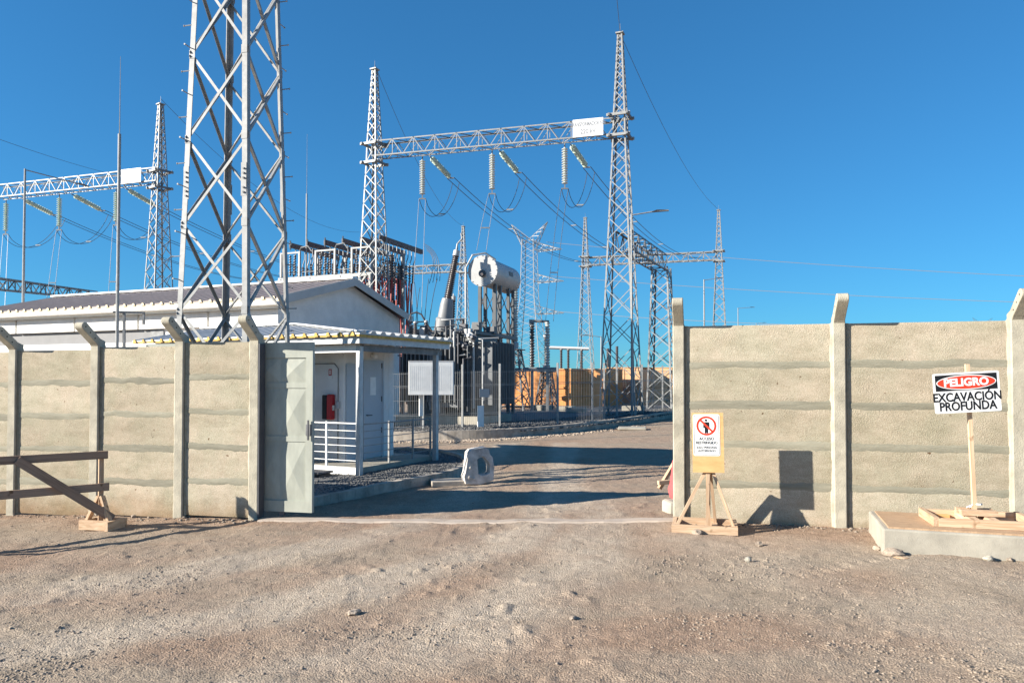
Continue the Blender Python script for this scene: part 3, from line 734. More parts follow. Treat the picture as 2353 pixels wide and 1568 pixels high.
far_k = smooth_pts([gnd(*p) for p in ((860, 1013), (960, 1012), (1062, 1010), (1160, 1006), (1260, 998), (1340, 990), (1420, 979), (1480, 970), (1560, 957), (1700, 942))])
kerb('long concrete kerb in front of the transformer yard fence', far_k, .14, .30, .85)
m = MB(); fi = [p + Vector((.02, .12, .20)) for p in far_k]; bk = [Vector((46, 62, .12)), Vector((-40, 90, 0.0)), Vector((-16, 27, -.1))]
# gravel apron behind the kerb as a strip mesh
for p in fi:
    for s in (0, .4, 1, 2, 4, 8, 14, 22):
        q = p + Vector((.10*s, s, 0)); q.z = gz(q.x, q.y) + .20*max(0, 1-s/30); m.v.append(tuple(q))
for a in range(len(fi)-1):
    for s in range(7): c = a*8+s; m.f.append((c, c+8, c+9, c+1))
tag(m.build('yard_gravel', M_['grav']), 'grey gravel surface of the transformer yard', None, kind='structure')
gp = []
for k in range(6500):
    p = random.choice(fi); s = random.random()**1.6*7; q = p + Vector((random.uniform(-.5, .5) + .1*s, s+.05, 0)); gp.append((q.x, q.y, gz(q.x, q.y) + .20*max(0, 1-s/30) + .01))
gp = np.array(gp); ss = .02 + .03*rng.random(len(gp)); tag(rocks('yard_stones', gp, ss, M_['grav'], 6), 'loose grey stones behind the long kerb', 'stones', kind='stuff')
# earth swept against the long kerb
gp = []
for k in range(2600):
    p = random.choice(far_k[4:40]); s = abs(random.gauss(0, .35)); gp.append((p.x + random.uniform(-.6, .6), p.y - s - .02, 0))
gp = np.array(gp); ss = .015 + .035*rng.random(len(gp))**2; gp[:, 2] = hgt(gp[:, 0], gp[:, 1]) + .01; tag(rocks('kerb_rubble', gp, ss, M_['rock'], 16), 'brown rubble swept against the long kerb', 'rubble', kind='stuff')

# ================================================================ lattice steel
def lattice_column(name, label, base, rot, levels, leg_w, br_w, m, single=True, group=None, cap=True, spike=0):
    """levels: list of (z, half side). X bracing on all four faces between neighbouring levels"""
    t = thing(name, label, 'lattice tower', yaw(base, rot), group)
    Mw = W[t.name]; R = Mw.to_3x3(); br = MB()
    cor = [(1, 1), (-1, 1), (-1, -1), (1, -1)]
    def pt(k, lv): z, h = lv; return Mw @ Vector((cor[k % 4][0]*h, cor[k % 4][1]*h, z))
    # legs: straight runs between slope changes
    runs = [0]
    for i_ in range(1, len(levels)-1):
        s0_ = (levels[i_][1]-levels[i_-1][1])/(levels[i_][0]-levels[i_-1][0]); s1_ = (levels[i_+1][1]-levels[i_][1])/(levels[i_+1][0]-levels[i_][0])
        if abs(s0_-s1_) > .003: runs.append(i_)
    runs.append(len(levels)-1)
    for k in range(4):
        for a, b in zip(runs, runs[1:]):
            p, q = pt(k, levels[a]), pt(k, levels[b]); z = (q-p).normalized()
            yv = R @ Vector([(-1, 0, 0), (0, -1, 0), (1, 0, 0), (0, 1, 0)][(k+1) % 4])
            ell('leg', p, q, leg_w, m, t, yv)
    for i_ in range(len(levels)-1):
        for k in range(4):
            nrm = R @ Vector([(0, -1, 0), (1, 0, 0), (0, 1, 0), (-1, 0, 0)][k])           # inwards
            a0, a1, b0, b1 = pt(k, levels[i_]), pt(k, levels[i_+1]), pt(k+1, levels[i_]), pt(k+1, levels[i_+1])
            for j, (p, q) in enumerate(((a0, b1), (b0, a1))):
                off = nrm*(br_w*.2 + j*br_w*.16)
                if single: ell('brace', p+off, q+off, br_w, m, t, nrm)
                else: br.add(*UNITELL, M=barM(p+off, q+off, br_w, br_w, nrm))
    if not single: tag(br.build('bracing', m, t), kind='stuff')
    if cap:
        z, h = levels[-1]; mb = MB().box((-h*1.5, -h*1.5, z), (h*1.5, h*1.5, z+.06)); mb.build('cap_plate', m, t, local=True)
    if spike: MB().tube(Mw @ Vector((0, 0, levels[-1][0]+.06)), Mw @ Vector((0, 0, levels[-1][0]+spike)), .012, .006, 5).build('spike', m, t)
    return t
def lattice_beam(name, label, p, q, hs, vs, nb, ch_w, br_w, m, single=True, ends=True):
    """box truss p->q (axis), half width hs, half height vs"""
    p = Vector(p); q = Vector(q); x = (q-p).normalized(); y = Vector((0, 0, 1)).cross(x).normalized(); z = x.cross(y)
    t = thing(name, label, 'lattice beam', Matrix.Translation((p+q)/2)); br = MB(); L = (q-p).length
    def pt(i_, a, b): return p + x*(L*i_/nb) + y*(a*hs) + z*(b*vs)
    for a, b in ((-1, -1), (1, -1), (1, 1), (-1, 1)):
        ell('chord', pt(0, a, b), pt(nb, a, b), ch_w, m, t, -z*b if a*b > 0 else -y*a)
    def put(nm, p_, q_, up):
        if single: ell(nm, p_, q_, br_w, m, t, up)
        else: br.add(*UNITELL, M=barM(p_, q_, br_w, br_w, up))
    for i_ in range(nb):
        s = 1 if i_ % 2 else -1
        for a in (-1, 1):
            put('brace', pt(i_, a, -s), pt(i_+1, a, s), -y*a)
            put('brace', pt(i_, s, a), pt(i_+1, -s, a), -z*a)
        if i_ % 2 == 0:
            for a in (-1, 1): put('strut', pt(i_, a, -1), pt(i_, a, 1), -y*a)
    if not single: tag(br.build('bracing', m, t), kind='stuff')
    return t
def levels(sections):
    """sections: list of (z0,h0,z1,h1); bay height follows width"""
    out = [(sections[0][0], sections[0][1])]
    for z0, h0, z1, h1, n_ in sections:
        # geometric bays
        r = (h1/h0)**(1/n_) if h1 != h0 else 1; w = [r**k for k in range(n_)]; s = sum(w); z = z0
        for k in range(n_):
            z += (z1-z0)*w[k]/s; out.append((z, h0 + (h1-h0)*(z-z0)/(z1-z0)))
    return out
# --- near mast behind the left wall
TC = Vector((-4.87, 13.0, 0)); TC.z = gz(TC.x, TC.y)
zl = [.06+1.473*k for k in range(9)]
lv = [(z - TC.z, (1.05 - .0362*z)/math.sqrt(2)) for z in zl]
mast = lattice_column('lattice_mast', 'tall near lattice steel mast behind the left wall beside the guard house', TC, 31.7-45, lv, .095, .047, M_['galv'], True, cap=False)
MM = W[mast.name]
for k, ci in ((0, (-1, -1)), (1, (1, 1))):                                # step bolts
    for j in range(28):
        z = .5 + .40*j; h = (1.05-.0362*z)/math.sqrt(2); s = 1 if j % 2 else -1
        p = Vector((ci[0]*h, ci[1]*h, z)); d = Vector((1, 0, 0)) if s > 0 else Vector((0, 1, 0))
        d = Vector((-ci[0]*-1, 0, 0)) if s > 0 else Vector((0, ci[1], 0))
        MB().tube(MM @ p, MM @ (p + d*.15), .009, n=6).tube(MM @ (p+d*.14), MM @ (p+d*.155), .016, n=6).build('step_bolt', M_['galv'], mast)
for sx, sy in ((-1,-1),(1,-1),(1,1),(-1,1)):                              # splice plates with bolt rows
    z = 5.35; h = (1.05-.0362*z)/math.sqrt(2)
    c = Vector((sx*(h-.055), sy*(h+.008), z)); pl = MB().box(c-Vector((.05, .006, .28)), c+Vector((.05, .006, .28))); pl = pl.build('splice_plate', M_['galv'], mast, local=True)
    for j in (-.22, -.14, .02, .10, .18):
        cc = c + Vector((0, sy*.006, j)); MB().tube(MM @ cc, MM @ (cc+Vector((0, sy*.02, 0))), .017, n=6).build('bolt', M_['galvd'], pl)
for k, lvv in enumerate(lv):                                              # gusset plates
    if k % 1 == 0 and k > 0:
        z, h = lvv
        for sx, sy in ((-1,-1),(1,-1),(1,1),(-1,1)):
            c = Vector((sx*(h-.05), sy*(h+.004), z)); box('gusset', tuple(c-Vector((.055, .004, .07))), tuple(c+Vector((.055, .004, .07))), M_['galv'], mast)

GT, GB_ = 17.8, 13.5                                                      # mast top and beam height of the gantries
def gantry_col(label, x, y, rot, single=True, spike=.5, name='gantry_tower', bw=.85):
    lv_ = levels([(.15, bw, GB_-.45, .31, 12), (GB_-.45, .31, GB_+.45, .29, 1), (GB_+.45, .29, GT, .12, 9)])
    t = lattice_column(name, label, G(x, y), rot, lv_, .068, .036, M_['galv'], single, spike=spike)
    h = .55
    for z in (GB_-.5, GB_+.45):
        for s in (-1, 1):
            mb = MB().box((-h, s*.42-.05, z-.06), (h, s*.42+.05, z+.06)); mb.build('crossarm', M_['galv'], t, local=True)
            mb = MB().box((s*.42-.045, -h, z-.055), (s*.42+.045, h, z+.055)); mb.build('crossarm', M_['galvd'], t, local=True)
    for sx in (-1, 1):
        for sy in (-1, 1):
            MB().box((sx*bw-.25, sy*bw-.25, -.3), (sx*bw+.25, sy*bw+.25, .15)).build('footing', M_['plinth'], t, local=True)
    return t
g1r, g1l = Vector((5.02, 34.0, 0)), Vector((-7.0, 37.4, 0))
gl1, gl2 = Vector((-20.1, 42.0, 0)), Vector((-32.0, 45.9, 0))
f1, f2 = Vector((7.25, 72.9, 0)), Vector((19.5, 69.5, 0))
f0, fm = Vector((-5.1, 77.0, 0)), Vector((-16.6, 80.3, 0))
gantry_col('tallest gantry tower right of the transformer, street lamp beside it', g1r.x, g1r.y, -22)
gantry_col('gantry tower rising behind the white building and dark busbars', g1l.x, g1l.y, -25)
gantry_col('gantry tower at far left behind the brown roof', gl1.x, gl1.y, -35, True)
gantry_col('far gantry tower seen just left of the tallest gantry tower', f1.x, f1.y, -20, False)
gantry_col('far gantry tower with a slim lamp beside it above the right wall', f2.x, f2.y, -20, False)
gantry_col('far gantry tower behind the inclined transformer bushing', f0.x, f0.y, -20, False)
up = Vector((0, 0, GB_))
b1 = lattice_beam('gantry_beam', 'main lattice gantry beam carrying a white transformer plaque', g1l+up, g1r+up, .34, .40, 22, .06, .036, M_['galv'])
b2 = lattice_beam('gantry_beam', 'left lattice gantry beam running out of the picture', gl2+up, gl1+up, .34, .40, 22, .06, .036, M_['galv'])
lattice_beam('gantry_beam', 'far lattice gantry beam between two towers right of the lamp', f1+up, f2+up, .36, .42, 18, .09, .055, M_['galv'], False)
lattice_beam('gantry_beam', 'far lattice beam seen between the busbars and the inclined bushing', fm+up, f0+up, .36, .42, 18, .09, .055, M_['galv'], False)
lattice_beam('gantry_beam', 'low lattice beam at far left just above the brown roof', at(-40, 648, 40), at(215, 678, 62), .3, .36, 16, .09, .055, M_['galvd'], False)
# lower return beam and its flat topped column
c2 = Vector((8.3, 41.0, 0)); lz = 8.35
lattice_beam('return_beam', 'dark lattice beam running back from the tallest gantry tower', g1r+Vector((.2, .4, lz)), c2+Vector((0, .3, lz)), .40, .46, 12, .075, .042, M_['galvd'])
lattice_column('gantry_tower', 'flat topped lattice column under the dark return beam', G(c2.x, c2.y), -25, levels([(.1, .72, lz-.4, .46, 8)]), .085, .045, M_['galv'], False, cap=False)

# plaques
def text_mesh(body, size, bold=0.0, ex=.002, sx=1.0):
    cu = bpy.data.curves.new('text', 'FONT'); cu.body = body; cu.size = size; cu.align_x = 'CENTER'; cu.align_y = 'CENTER'; cu.extrude = ex; cu.offset = bold; cu.resolution_u = 4
    o = bpy.data.objects.new('text', cu); C.objects.link(o); dg = bpy.context.evaluated_depsgraph_get(); dg.update()
    me = bpy.data.meshes.new_from_object(o.evaluated_get(dg)); bpy.data.objects.remove(o); bpy.data.curves.remove(cu)
    if sx != 1: me.transform(Matrix.Diagonal((sx, 1, 1, 1)))
    return me
def text(name, body, size, m, parent, x, y, z=.004, bold=0.0, rot=0, sx=1.0):
    me = text_mesh(body, size, bold, sx=sx); me.materials.append(m)
    return obj(name, me, parent, W[parent.name] @ Matrix.Translation((x, y, z)) @ Matrix.Rotation(rot, 4, 'Z'))
def plaque(label, centre, right, w, h):
    t = thing('plaque', label, 'plaque', frame(centre, right))
    box('plate', (-w/2, -h/2, -.01), (w/2, h/2, .006), M_['signw'], t)
    text('lettering', 'TRANSFORMADOR N°1', .27, M_['signf'], t, 0, h*.2, .009, .004, sx=.58)
    text('lettering', '220 kV', .32, M_['signf'], t, 0, -h*.22, .009, .006, sx=.78)
bd = (g1r-g1l).normalized(); bn = Vector((bd.y, -bd.x, 0))
pc = g1l + (g1r-g1l)*.884 + up + bn*.43; plaque('white plaque on the main gantry beam beside the tallest tower', pc, bd, 1.42, .82)
bd2 = (gl1-gl2).normalized(); bn2 = Vector((bd2.y, -bd2.x, 0))
pc = gl2 + (gl1-gl2)*.868 + up + bn2*.43; plaque('white plaque on the left gantry beam behind a lightning rod', pc, bd2, 1.42, .82)

# --- pylon far behind the transformer
def pylon(label, base, H, w, arms, rot, m, name='transmission_pylon'):
    lv_ = levels([(0, w*1.5, H*.55, w*.62, 9), (H*.55, w*.62, H*.9, w*.5, 8)])
    t = lattice_column(name, label, base, rot, lv_, .12, .05, m, False, cap=False); Mw = W[t.name]; mb = MB()
    for s in (-1, 1):                                                     # horns
        tip = Vector((s*w*1.55, 0, H)); n_ = 5
        b0 = [Vector((s*w*.5, -w*.45, H*.86)), Vector((s*w*.5, w*.45, H*.86)), Vector((-s*w*.1, 0, H*.90))]
        for b in b0: mb.ell(Mw @ b, Mw @ tip, .10)
        for k in range(n_):
            f_ = k/n_; q_ = [b + (tip-b)*f_ for b in b0]; q2 = [b + (tip-b)*((k+1)/n_) for b in b0]
            for i_ in range(3): mb.ell(Mw @ q_[i_], Mw @ q2[(i_+1) % 3], .08)
    for zf, L in arms:
        for s in (-1, 1):
            if s < 0 and L < 0: continue
            tip = Vector((s*(w*.5+abs(L)), 0, H*zf)); h = w*.55
            bs = [Vector((s*h, -h, H*zf)), Vector((s*h, h, H*zf)), Vector((s*h*.95, -h, H*zf+1.6)), Vector((s*h*.95, h, H*zf+1.6))]
            for b in bs: mb.ell(Mw @ b, Mw @ tip, .10)
            for k in range(4):
                f_, f2_ = k/4, (k+1)/4
                for i_, j_ in ((0, 2), (1, 3), (0, 1)): mb.ell(Mw @ (bs[i_]+(tip-bs[i_])*f_), Mw @ (bs[j_]+(tip-bs[j_])*f2_), .08)
    tag(mb.build('crossarms', m, t), kind='stuff'); return t
py = Vector((3.3, 140, 0)); pylon('distant pylon with two horns behind the white conservator tank', py, 31.5, 2.35, ((.83, -5.2), (.64, -5.6), (.45, -5.6)), -20, M_['galv'])
pylon('tiny distant pylon on the horizon above the right wall', Vector((382, 600, 0)), 52, 6, ((.86, 9),), 10, M_['galvd'])

# --- insulators
def shed_profile(L, r, n_, core=.38):
    pr = [(0, r*core)]
    for k in range(n_):
        a = L*k/n_; b = L*(k+1)/n_; pr += [(a + (b-a)*.15, r*core), (a + (b-a)*.55, r), (a + (b-a)*.72, r*.96), (a + (b-a)*.85, r*core)]
    pr.append((L, r*core)); return pr
def string(label, p, q, m, r=.125, n_=14, group=None):
    p = Vector(p); q = Vector(q); L = (q-p).length; t = thing('insulator_string', label, 'insulator', p, group)
    e = .10*L; d = (q-p)/L
    MB().lathe(shed_profile(L-2*e, r, n_), p+d*e, q-d*e, 12).build('disc_stack', m, t, smooth=True)
    MB().tube(p, p+d*e, .03, n=6).build('fitting', M_['galvd'], t)
    MB().bar(q-d*e, q, .05, .05).box((-.16, -.03, -.03), (.16, .03, .03), Matrix.Translation(q)).build('yoke', M_['galv'], t); return t
def sag(p, q, s, n_=18):
    p = Vector(p); q = Vector(q); return [p + (q-p)*(k/n_) + Vector((0, 0, -4*s*(k/n_)*(1-k/n_))) for k in range(n_+1)]
def line(label, paths, r, m, spacers=(), name='conductor', cat='overhead line'):
    t = thing(name, label, cat, Vector(paths[0][0]))
    for p in paths: MB().path(p, r, 5).build('wire', m, t)
    for a, b in spacers: MB().bar(a, b, .07, .05).build('spacer', M_['galv'], t)
    return t
def phase(tag_, top, side, far_end, drop, mi, nn, jl=.5, dropsag=0):
    """one phase on a gantry: suspension string, strain string, twin conductor, jumper loop, droppers"""
    a = top + Vector((0, 0, -.05)); b = a + Vector((0, 0, -2.15))
    string(f'hanging insulator string of the {tag_}', a, b, mi, .15, nn)
    s0_ = side + Vector((0, 0, -.1)); d = (far_end - s0_); d.z = 0; d.normalize(); s1_ = s0_ + d*2.6 + Vector((0, 0, -.42))
    string(f'slanting strain insulator string of the {tag_}', s0_, s1_, M_['glass'], .15, 12)
    lat = Vector((d.y, -d.x, 0))*.2
    pa, pb = sag(s1_+lat, far_end+lat, 1.3), sag(s1_-lat, far_end-lat, 1.3)
    line(f'twin conductor running back from the {tag_}', [pa, pb], .019, M_['wired'], [(pa[k], pb[k]) for k in (5, 9, 14)])
    j0, j1 = pa[0]*.65+pa[1]*.35, pb[0]*.65+pb[1]*.35
    mid = (j0 + b)/2; lo = min(b.z, j0.z) - jl
    def loop(p, q, o):
        pts = []; q = q + o
        for k in range(17):
            f_ = k/16; z = p.z + (q.z-p.z)*f_ - (4*f_*(1-f_))**.8*((p.z+q.z)/2 - lo); pts.append(Vector((p.x+(q.x-p.x)*f_, p.y+(q.y-p.y)*f_, z)))
        return pts
    la, lb = loop(j0, b, Vector((.16, 0, 0))), loop(j1, b, Vector((-.16, 0, 0)))
    line(f'jumper loop of the {tag_}', [la, lb], .016, M_['wired'], [(la[7], lb[7])], 'jumper_loop')
    if drop is not None:
        da = sag(b+Vector((.16, 0, 0)), drop+Vector((.22, 0, 0)), dropsag); db = sag(b+Vector((-.16, 0, 0)), drop+Vector((-.22, 0, 0)), dropsag)
        line(f'pair of droppers hanging below the {tag_}', [da, db], .014, M_['wire'], [(da[12], db[12])], 'dropper')
def on_beam(p, q, u, off=0.0):
    """point on the beam underside whose picture column is u"""
    lo, hi = 0.0, 1.0
    for k in range(30):
        m_ = (lo+hi)/2; w_ = p + (q-p)*m_
        if PU + FPX*w_.x/w_.y < u: lo = m_
        else: hi = m_
    return p + (q-p)*lo + Vector((0, 0, GB_-.45))
fb = [f1 + (f2-f1)*t_ + Vector((0, 0, GB_-.1)) for t_ in (.08, .5, .86)]
for k, (u, us, nm) in enumerate(((969, 986, 'left phase on the main gantry beam'), (1130, 1146, 'middle phase on the main gantry beam'), (1298, 1311, 'right phase on the main gantry beam'))):
    drop = [at(957, 720, 33), at(1106, 575, 33.5), at(1262, 738, 42)][k]
    phase(nm, on_beam(g1l, g1r, u), on_beam(g1l, g1r, us), fb[k], drop, M_['porc'], 15, dropsag=[-.1, -.15, -.6][k])
fl = [Vector((x_, 84, GB_-.6)) for x_ in (-24, -19, -14)]
for k, (u, us, nm) in enumerate(((8, 45, 'leftmost phase on the left gantry beam'), (131, 158, 'middle phase on the left gantry beam'), (262, 284, 'right phase on the left gantry beam beside its plaque'))):
    phase(nm, on_beam(gl2, gl1, u), on_beam(gl2, gl1, us), fl[k], at([2, 112, 255][k], 720, 43), M_['glass'], 14, dropsag=-.15)
# ground wires and far lines
tp = Vector((0, 0, GT+.1))
line('thin earth wire from the tallest tower to the far right tower', [sag(g1r+tp, f2+tp, 1.2)], .012, M_['wired'], name='earth_wire')
line('thin earth wire from the tower behind the building to the far tower', [sag(g1l+tp, f0+tp, 1.6)], .012, M_['wired'], name='earth_wire')
line('thin earth wire coming over the camera to the tallest tower', [sag(g1r+tp, Vector((-8, -30, 30)), .5)], .012, M_['wired'], name='earth_wire')
line('thin earth wire running back from the far left tower', [sag(gl1+tp, fm+tp, 2)], .012, M_['wired'], name='earth_wire')
line('thin earth wire entering at the left edge', [sag(at(-30, 310, 44), at(330, 415, 80), .3)], .014, M_['wired'], name='earth_wire')
for k, (a, b, nm) in enumerate(((at(1255, 556, 140), at(2420, 637, 120), 'uppermost'), (at(1265, 634, 140), at(2420, 696, 118), 'middle'), (at(1265, 714, 140), at(2120, 752, 118), 'lowest'))):
    line(f'{nm} long span from the distant pylon to the right', [sag(a, b, .6)], .045, M_['wire'], name='overhead_line')

# ================================================================ big white building
BC = Vector((-8.505, 27.0, 0)); BM = yaw(Vector((BC.x, BC.y, -.2)), -22.2)
bb = thing('control_building', 'long white control building with dark brown ribbed roof', 'building', BM)
ZE, ZR, LB, WB = 5.08, 6.34, 18.5, 9.6
w = MB(); a0, a1 = -LB, -.35
w.v = [(a0, .55, 0), (a1, .55, 0), (a1, WB-.55, 0), (a0, WB-.55, 0), (a0, .55, ZE-.1), (a1, .55, ZE-.1), (a1, WB-.55, ZE-.1), (a0, WB-.55, ZE-.1), (a0, WB/2, ZR-.16), (a1, WB/2, ZR-.16)]
w.f = [(0,1,5,4), (1,2,6,9,5), (2,3,7,6), (3,0,4,8,7), (0,3,2,1)]
w.build('wall', M_['white'], bb, local=True)
def slope(b0, z0, b1, z1, name):
    t = .05; mb = MB(); a_, c_ = -LB, 0.0
    mb.add([(a_, b0, z0), (c_, b0, z0), (c_, b1, z1), (a_, b1, z1), (a_, b0, z0-t), (c_, b0, z0-t), (c_, b1, z1-t), (a_, b1, z1-t)],
           [(0,1,2,3),(7,6,5,4),(0,4,5,1),(1,5,6,2),(2,6,7,3),(3,7,4,0)]); return mb.build(name, M_['roof'], bb, local=True)
rf = slope(0, ZE, WB/2, ZR, 'roof'); slope(WB, ZE, WB/2, ZR, 'roof')
for k in range(37):
    a = -.25 - .5*k
    if a < -LB: break
    rib((a, -.02, ZE), (a, WB/2-.08, ZR-.02), (0, -.25, 1), M_['roof'], .12, .017).build('roof_rib', M_['roof'], bb, local=True)
    MB().add([(-.085,-.02,-.07),(.085,-.02,-.07),(.045,-.02,.034),(-.045,-.02,.034),(-.085,.006,-.07),(.085,.006,-.07),(.045,.006,.034),(-.045,.006,.034)],
                 [(0,3,2,1),(4,5,6,7),(0,1,5,4),(1,2,6,5),(2,3,7,6),(3,0,4,7)], Matrix.Translation((a, -.02, ZE))).build('rib_end_foam', M_['cream'], bb, local=True)
box('ridge_cap', (-LB, WB/2-.22, ZR-.01), (.02, WB/2+.22, ZR+.07), M_['whitem'], bb)
box('foam_edge', (-LB, .0, ZE-.16), (-.0, .12, ZE-.052), M_['cream'], bb)
MB().tube((-LB, -.06, ZE-.24), (.0, -.06, ZE-.24), .085, n=12).build('gutter', M_['whitem'], bb, local=True, smooth=True)
box('fascia', (-LB, .12, ZE-.40), (-.02, .16, ZE-.05), M_['whitem'], bb)
for s, (b0, z0, b1, z1) in enumerate(((-.02, ZE, WB/2, ZR), (WB/2, ZR, WB+.02, ZE))):       # verge boards
    MB().add([(0.01, b0, z0+.03), (0.01, b1, z1+.03), (.01, b1, z1-.30), (.01, b0, z0-.30), (.05, b0, z0+.03), (.05, b1, z1+.03), (.05, b1, z1-.30), (.05, b0, z0-.30)],
             [(0,1,2,3),(7,6,5,4),(0,4,5,1),(1,5,6,2),(2,6,7,3),(3,7,4,0)]).build('verge_board', M_['xfmrl'], bb, local=True)
    MB().add([(-.34, b0, z0-.06), (-.34, b1, z1-.06), (0.01, b1, z1-.06), (0.01, b0, z0-.06), (-.34, b0, z0-.09), (-.34, b1, z1-.09), (0.01, b1, z1-.09), (0.01, b0, z0-.09)],
             [(0,1,2,3),(7,6,5,4),(0,4,5,1),(1,5,6,2),(2,6,7,3),(3,7,4,0)]).build('verge_soffit', M_['white'], bb, local=True)
# front face: proud white band, window band with recess shade in its grey, lower wall
for k in range(5): box('white_band', (-LB+3.7*k+.03 if k else -LB, .36, ZE-.98), (min(-LB+3.7*(k+1)-.09, -.36), .55-.003, ZE-.40), M_['white'], bb)
wb = box('window_band', (-LB, .53, ZE-1.5), (-6.2, .548, ZE-.985), M_['shadeband'], bb)
box('window_frame', (-6.9, .50, ZE-1.5), (-6.2, .529, ZE-.985), M_['galvd'], wb)
box('lower_wall', (-LB, .45, 0), (-.36, .547, ZE-1.505), M_['white'], bb)

# ================================================================ poles
def lamp(label, base, H, arm_dir, arm, name='street_lamp', r=.06):
    t = thing(name, label, 'street lamp', base); b = Vector(base); top = b + Vector((0, 0, H)); d = Vector(arm_dir).normalized()
    MB().tube(b, top, r, r*.6, 10).build('pole', M_['galv'], t, smooth=True)
    e = top + d*arm + Vector((0, 0, .06))
    MB().path([top - Vector((0, 0, .12)), top - Vector((0, 0, .05)) + d*.08, e], .03).build('arm', M_['galv'], t)
    M = barM(e - d*.1, e + d*.65, 1, 1); x = M.to_3x3().col[0].normalized()
    MB().add([(-.11, -.02, 0), (.11, -.02, 0), (.13, .05, .2), (-.13, .05, .2), (-.08, 0, .75), (.08, 0, .75), (-.06, .05, .72), (.06, .05, .72), (-.06,.07,.25),(.06,.07,.25)],
             [(0,1,5,4),(0,4,6,3),(1,2,7,5),(4,5,7,6),(3,6,8),(2,9,7),(8,6,7,9),(0,3,8,9,2,1)],
             Matrix.Translation(e-d*.1) @ Matrix((x, Vector((0, 0, 1)), d)).transposed().to_4x4()).build('lamp_head', M_['galvd'], t)
    return t
lamp('street lamp with its arm to the right beside the tallest gantry tower', G(5.35, 33.0), 9.2, (1, -.1, .02), 1.0)
lamp('street lamp at far left with its arm pointing right and back', Vector((at(53, 700, 40).x, 40, -.2)), 13.5, (.6, .7, -.12), 2.6, r=.085)
p = at(1617, 642, 66); lamp('slim lamp post just left of the far right gantry tower', Vector((p.x, 66, 0)), p.z, (1, .1, .05), 1.1, r=.09)
p = at(1695, 707, 95); lamp('distant lamp post right of the far gantry tower above the wall', Vector((p.x, 95, 0)), p.z, (1, 0, 0), 1.5, r=.08)
p = at(1737, 742, 120); lamp('farthest lamp post barely rising above the right wall', Vector((p.x, 120, 0)), p.z, (1, 0, 0), 1.0, r=.08)
p = at(1358, 772, 60); lamp('low lamp post between the two gantry towers', Vector((p.x+.8, 60, 0)), p.z, (-1, 0, 0), 1.0, r=.08)
def rod(label, u, v0, v1, Y, base_z):
    t = thing('lightning_rod', label, 'lightning rod', Vector((at(u, 700, Y).x, Y, base_z))); a = at(u, v1, Y); b = at(u+1, v0, Y)
    x, y = at(u, 700, Y).xy
    MB().tube((x, y, base_z), (x, y, a.z), .045, .04, 10).build('pole', M_['galv'], t, smooth=True)
    MB().tube((x, y, a.z), (x, y, b.z), .016, .006, 6).build('spike', M_['galv'], t)
    return t
rod('tall lightning rod rising in front of the white building', 270, 130, 308, 20.0, -.3)
rd2 = rod('lightning rod seen between the near mast and the busbars', 703, 308, 445, 40.0, -.2)
bk_ = thing('pipe_bracket', 'square steel bracket holding the lightning rod at the white building', 'bracket', at(262, 715, 20.05))
for (u0, v0, u1, v1, Y0, Y1) in ((262, 716, 330, 718, 20.1, 22.5), (330, 718, 330, 745, 22.5, 22.5), (285, 718, 285, 800, 20.6, 20.6)):
    bar('bracket_bar', at(u0, v0, Y0), at(u1, v1, Y1), .06, .06, M_['galvd'], bk_)

# ================================================================ fence of the transformer yard
fp = [gnd(u, v) for u, v in ((880, 997), (972, 995), (1062, 992.5), (1148, 990), (1281, 984), (1360, 980), (1388, 973), (1417, 968), (1475, 955), (1522, 946.5), (1575, 938))]
fe = thing('mesh_fence', 'welded wire mesh fence around the transformer yard', 'fence', fp[0])
for k, p in enumerate(fp):
    p = p + Vector((0, 0, .12)); bar('post', p, p + Vector((0, 0, 2.38)), .075, .075, M_['galv'], fe, (.3, 1, 0))
for k, (a, b) in enumerate(zip(fp, fp[1:])):
    a = a + Vector((0, 0, .2)); b = b + Vector((0, 0, .2)); L = (b-a).length; n_ = int(L/(.07 if k < 5 else .16)); mb = MB(); H = 2.05
    ax = (b-a)/L; nr = Vector((-ax.y, ax.x, 0))
    for i_ in range(n_):
        p = a + ax*(L*(i_+.5)/n_); mb.add([p+ax*.0034, p+nr*.0034, p-ax*.0034, p-nr*.0034] + [p+ax*.0034+Vector((0,0,H)), p+nr*.0034+Vector((0,0,H)), p-ax*.0034+Vector((0,0,H)), p-nr*.0034+Vector((0,0,H))], [(0,1,5,4),(1,2,6,5),(2,3,7,6),(3,0,4,7)])
    tag(mb.build('mesh_wires', M_['galv'], fe), kind='stuff')
    for z in (.05, .45, .5, 1.0, 1.5, 1.55, 2.0): bar('fold_wire', a+Vector((0, 0, z)), b+Vector((0, 0, z)), .010, .013, M_['galv'], fe)
def board(label, u0, v0, u1, v1, Y0, Y1, m, name='sign_board', t_=.04):
    a, b = at(u0, v1, Y0), at(u1, v1, Y1); h = at(u0, v0, Y0).z - a.z
    d = (b-a); d.z = 0; L = d.length
    t = thing(name, label, 'board', frame(a, d)); box('sheet', (0, 0, -t_/2), (L, h, t_/2), m, t)
    for x in (.06, L-.06): box('batten', (x-.03, .02, -t_/2-.045), (x+.03, h-.02, -t_/2-.001), M_['galvd'], t)
    return t
wb_ = thing('equipment_cabinet', 'white equipment cabinet behind the canopy post by the fence', 'cabinet', frame(at(938, 907, 25.4), (.995, .05, 0)))
box('body', (0, 0, -.9), (1.53, 1.15, 0), M_['whitem'], wb_, bevel=.01); box('lid', (-.01, 1.151, -.91), (1.54, 1.18, .01), M_['xfmrl'], wb_)
for k in range(22): box('louvre', (.06+.065*k, .15, .001), (.072+.065*k, 1.0, .004), M_['whitem'], wb_)
board('narrow white board leaning at the foot of the fence', 1097, 931, 1111, 980, 26.6, 26.7, M_['signw'])
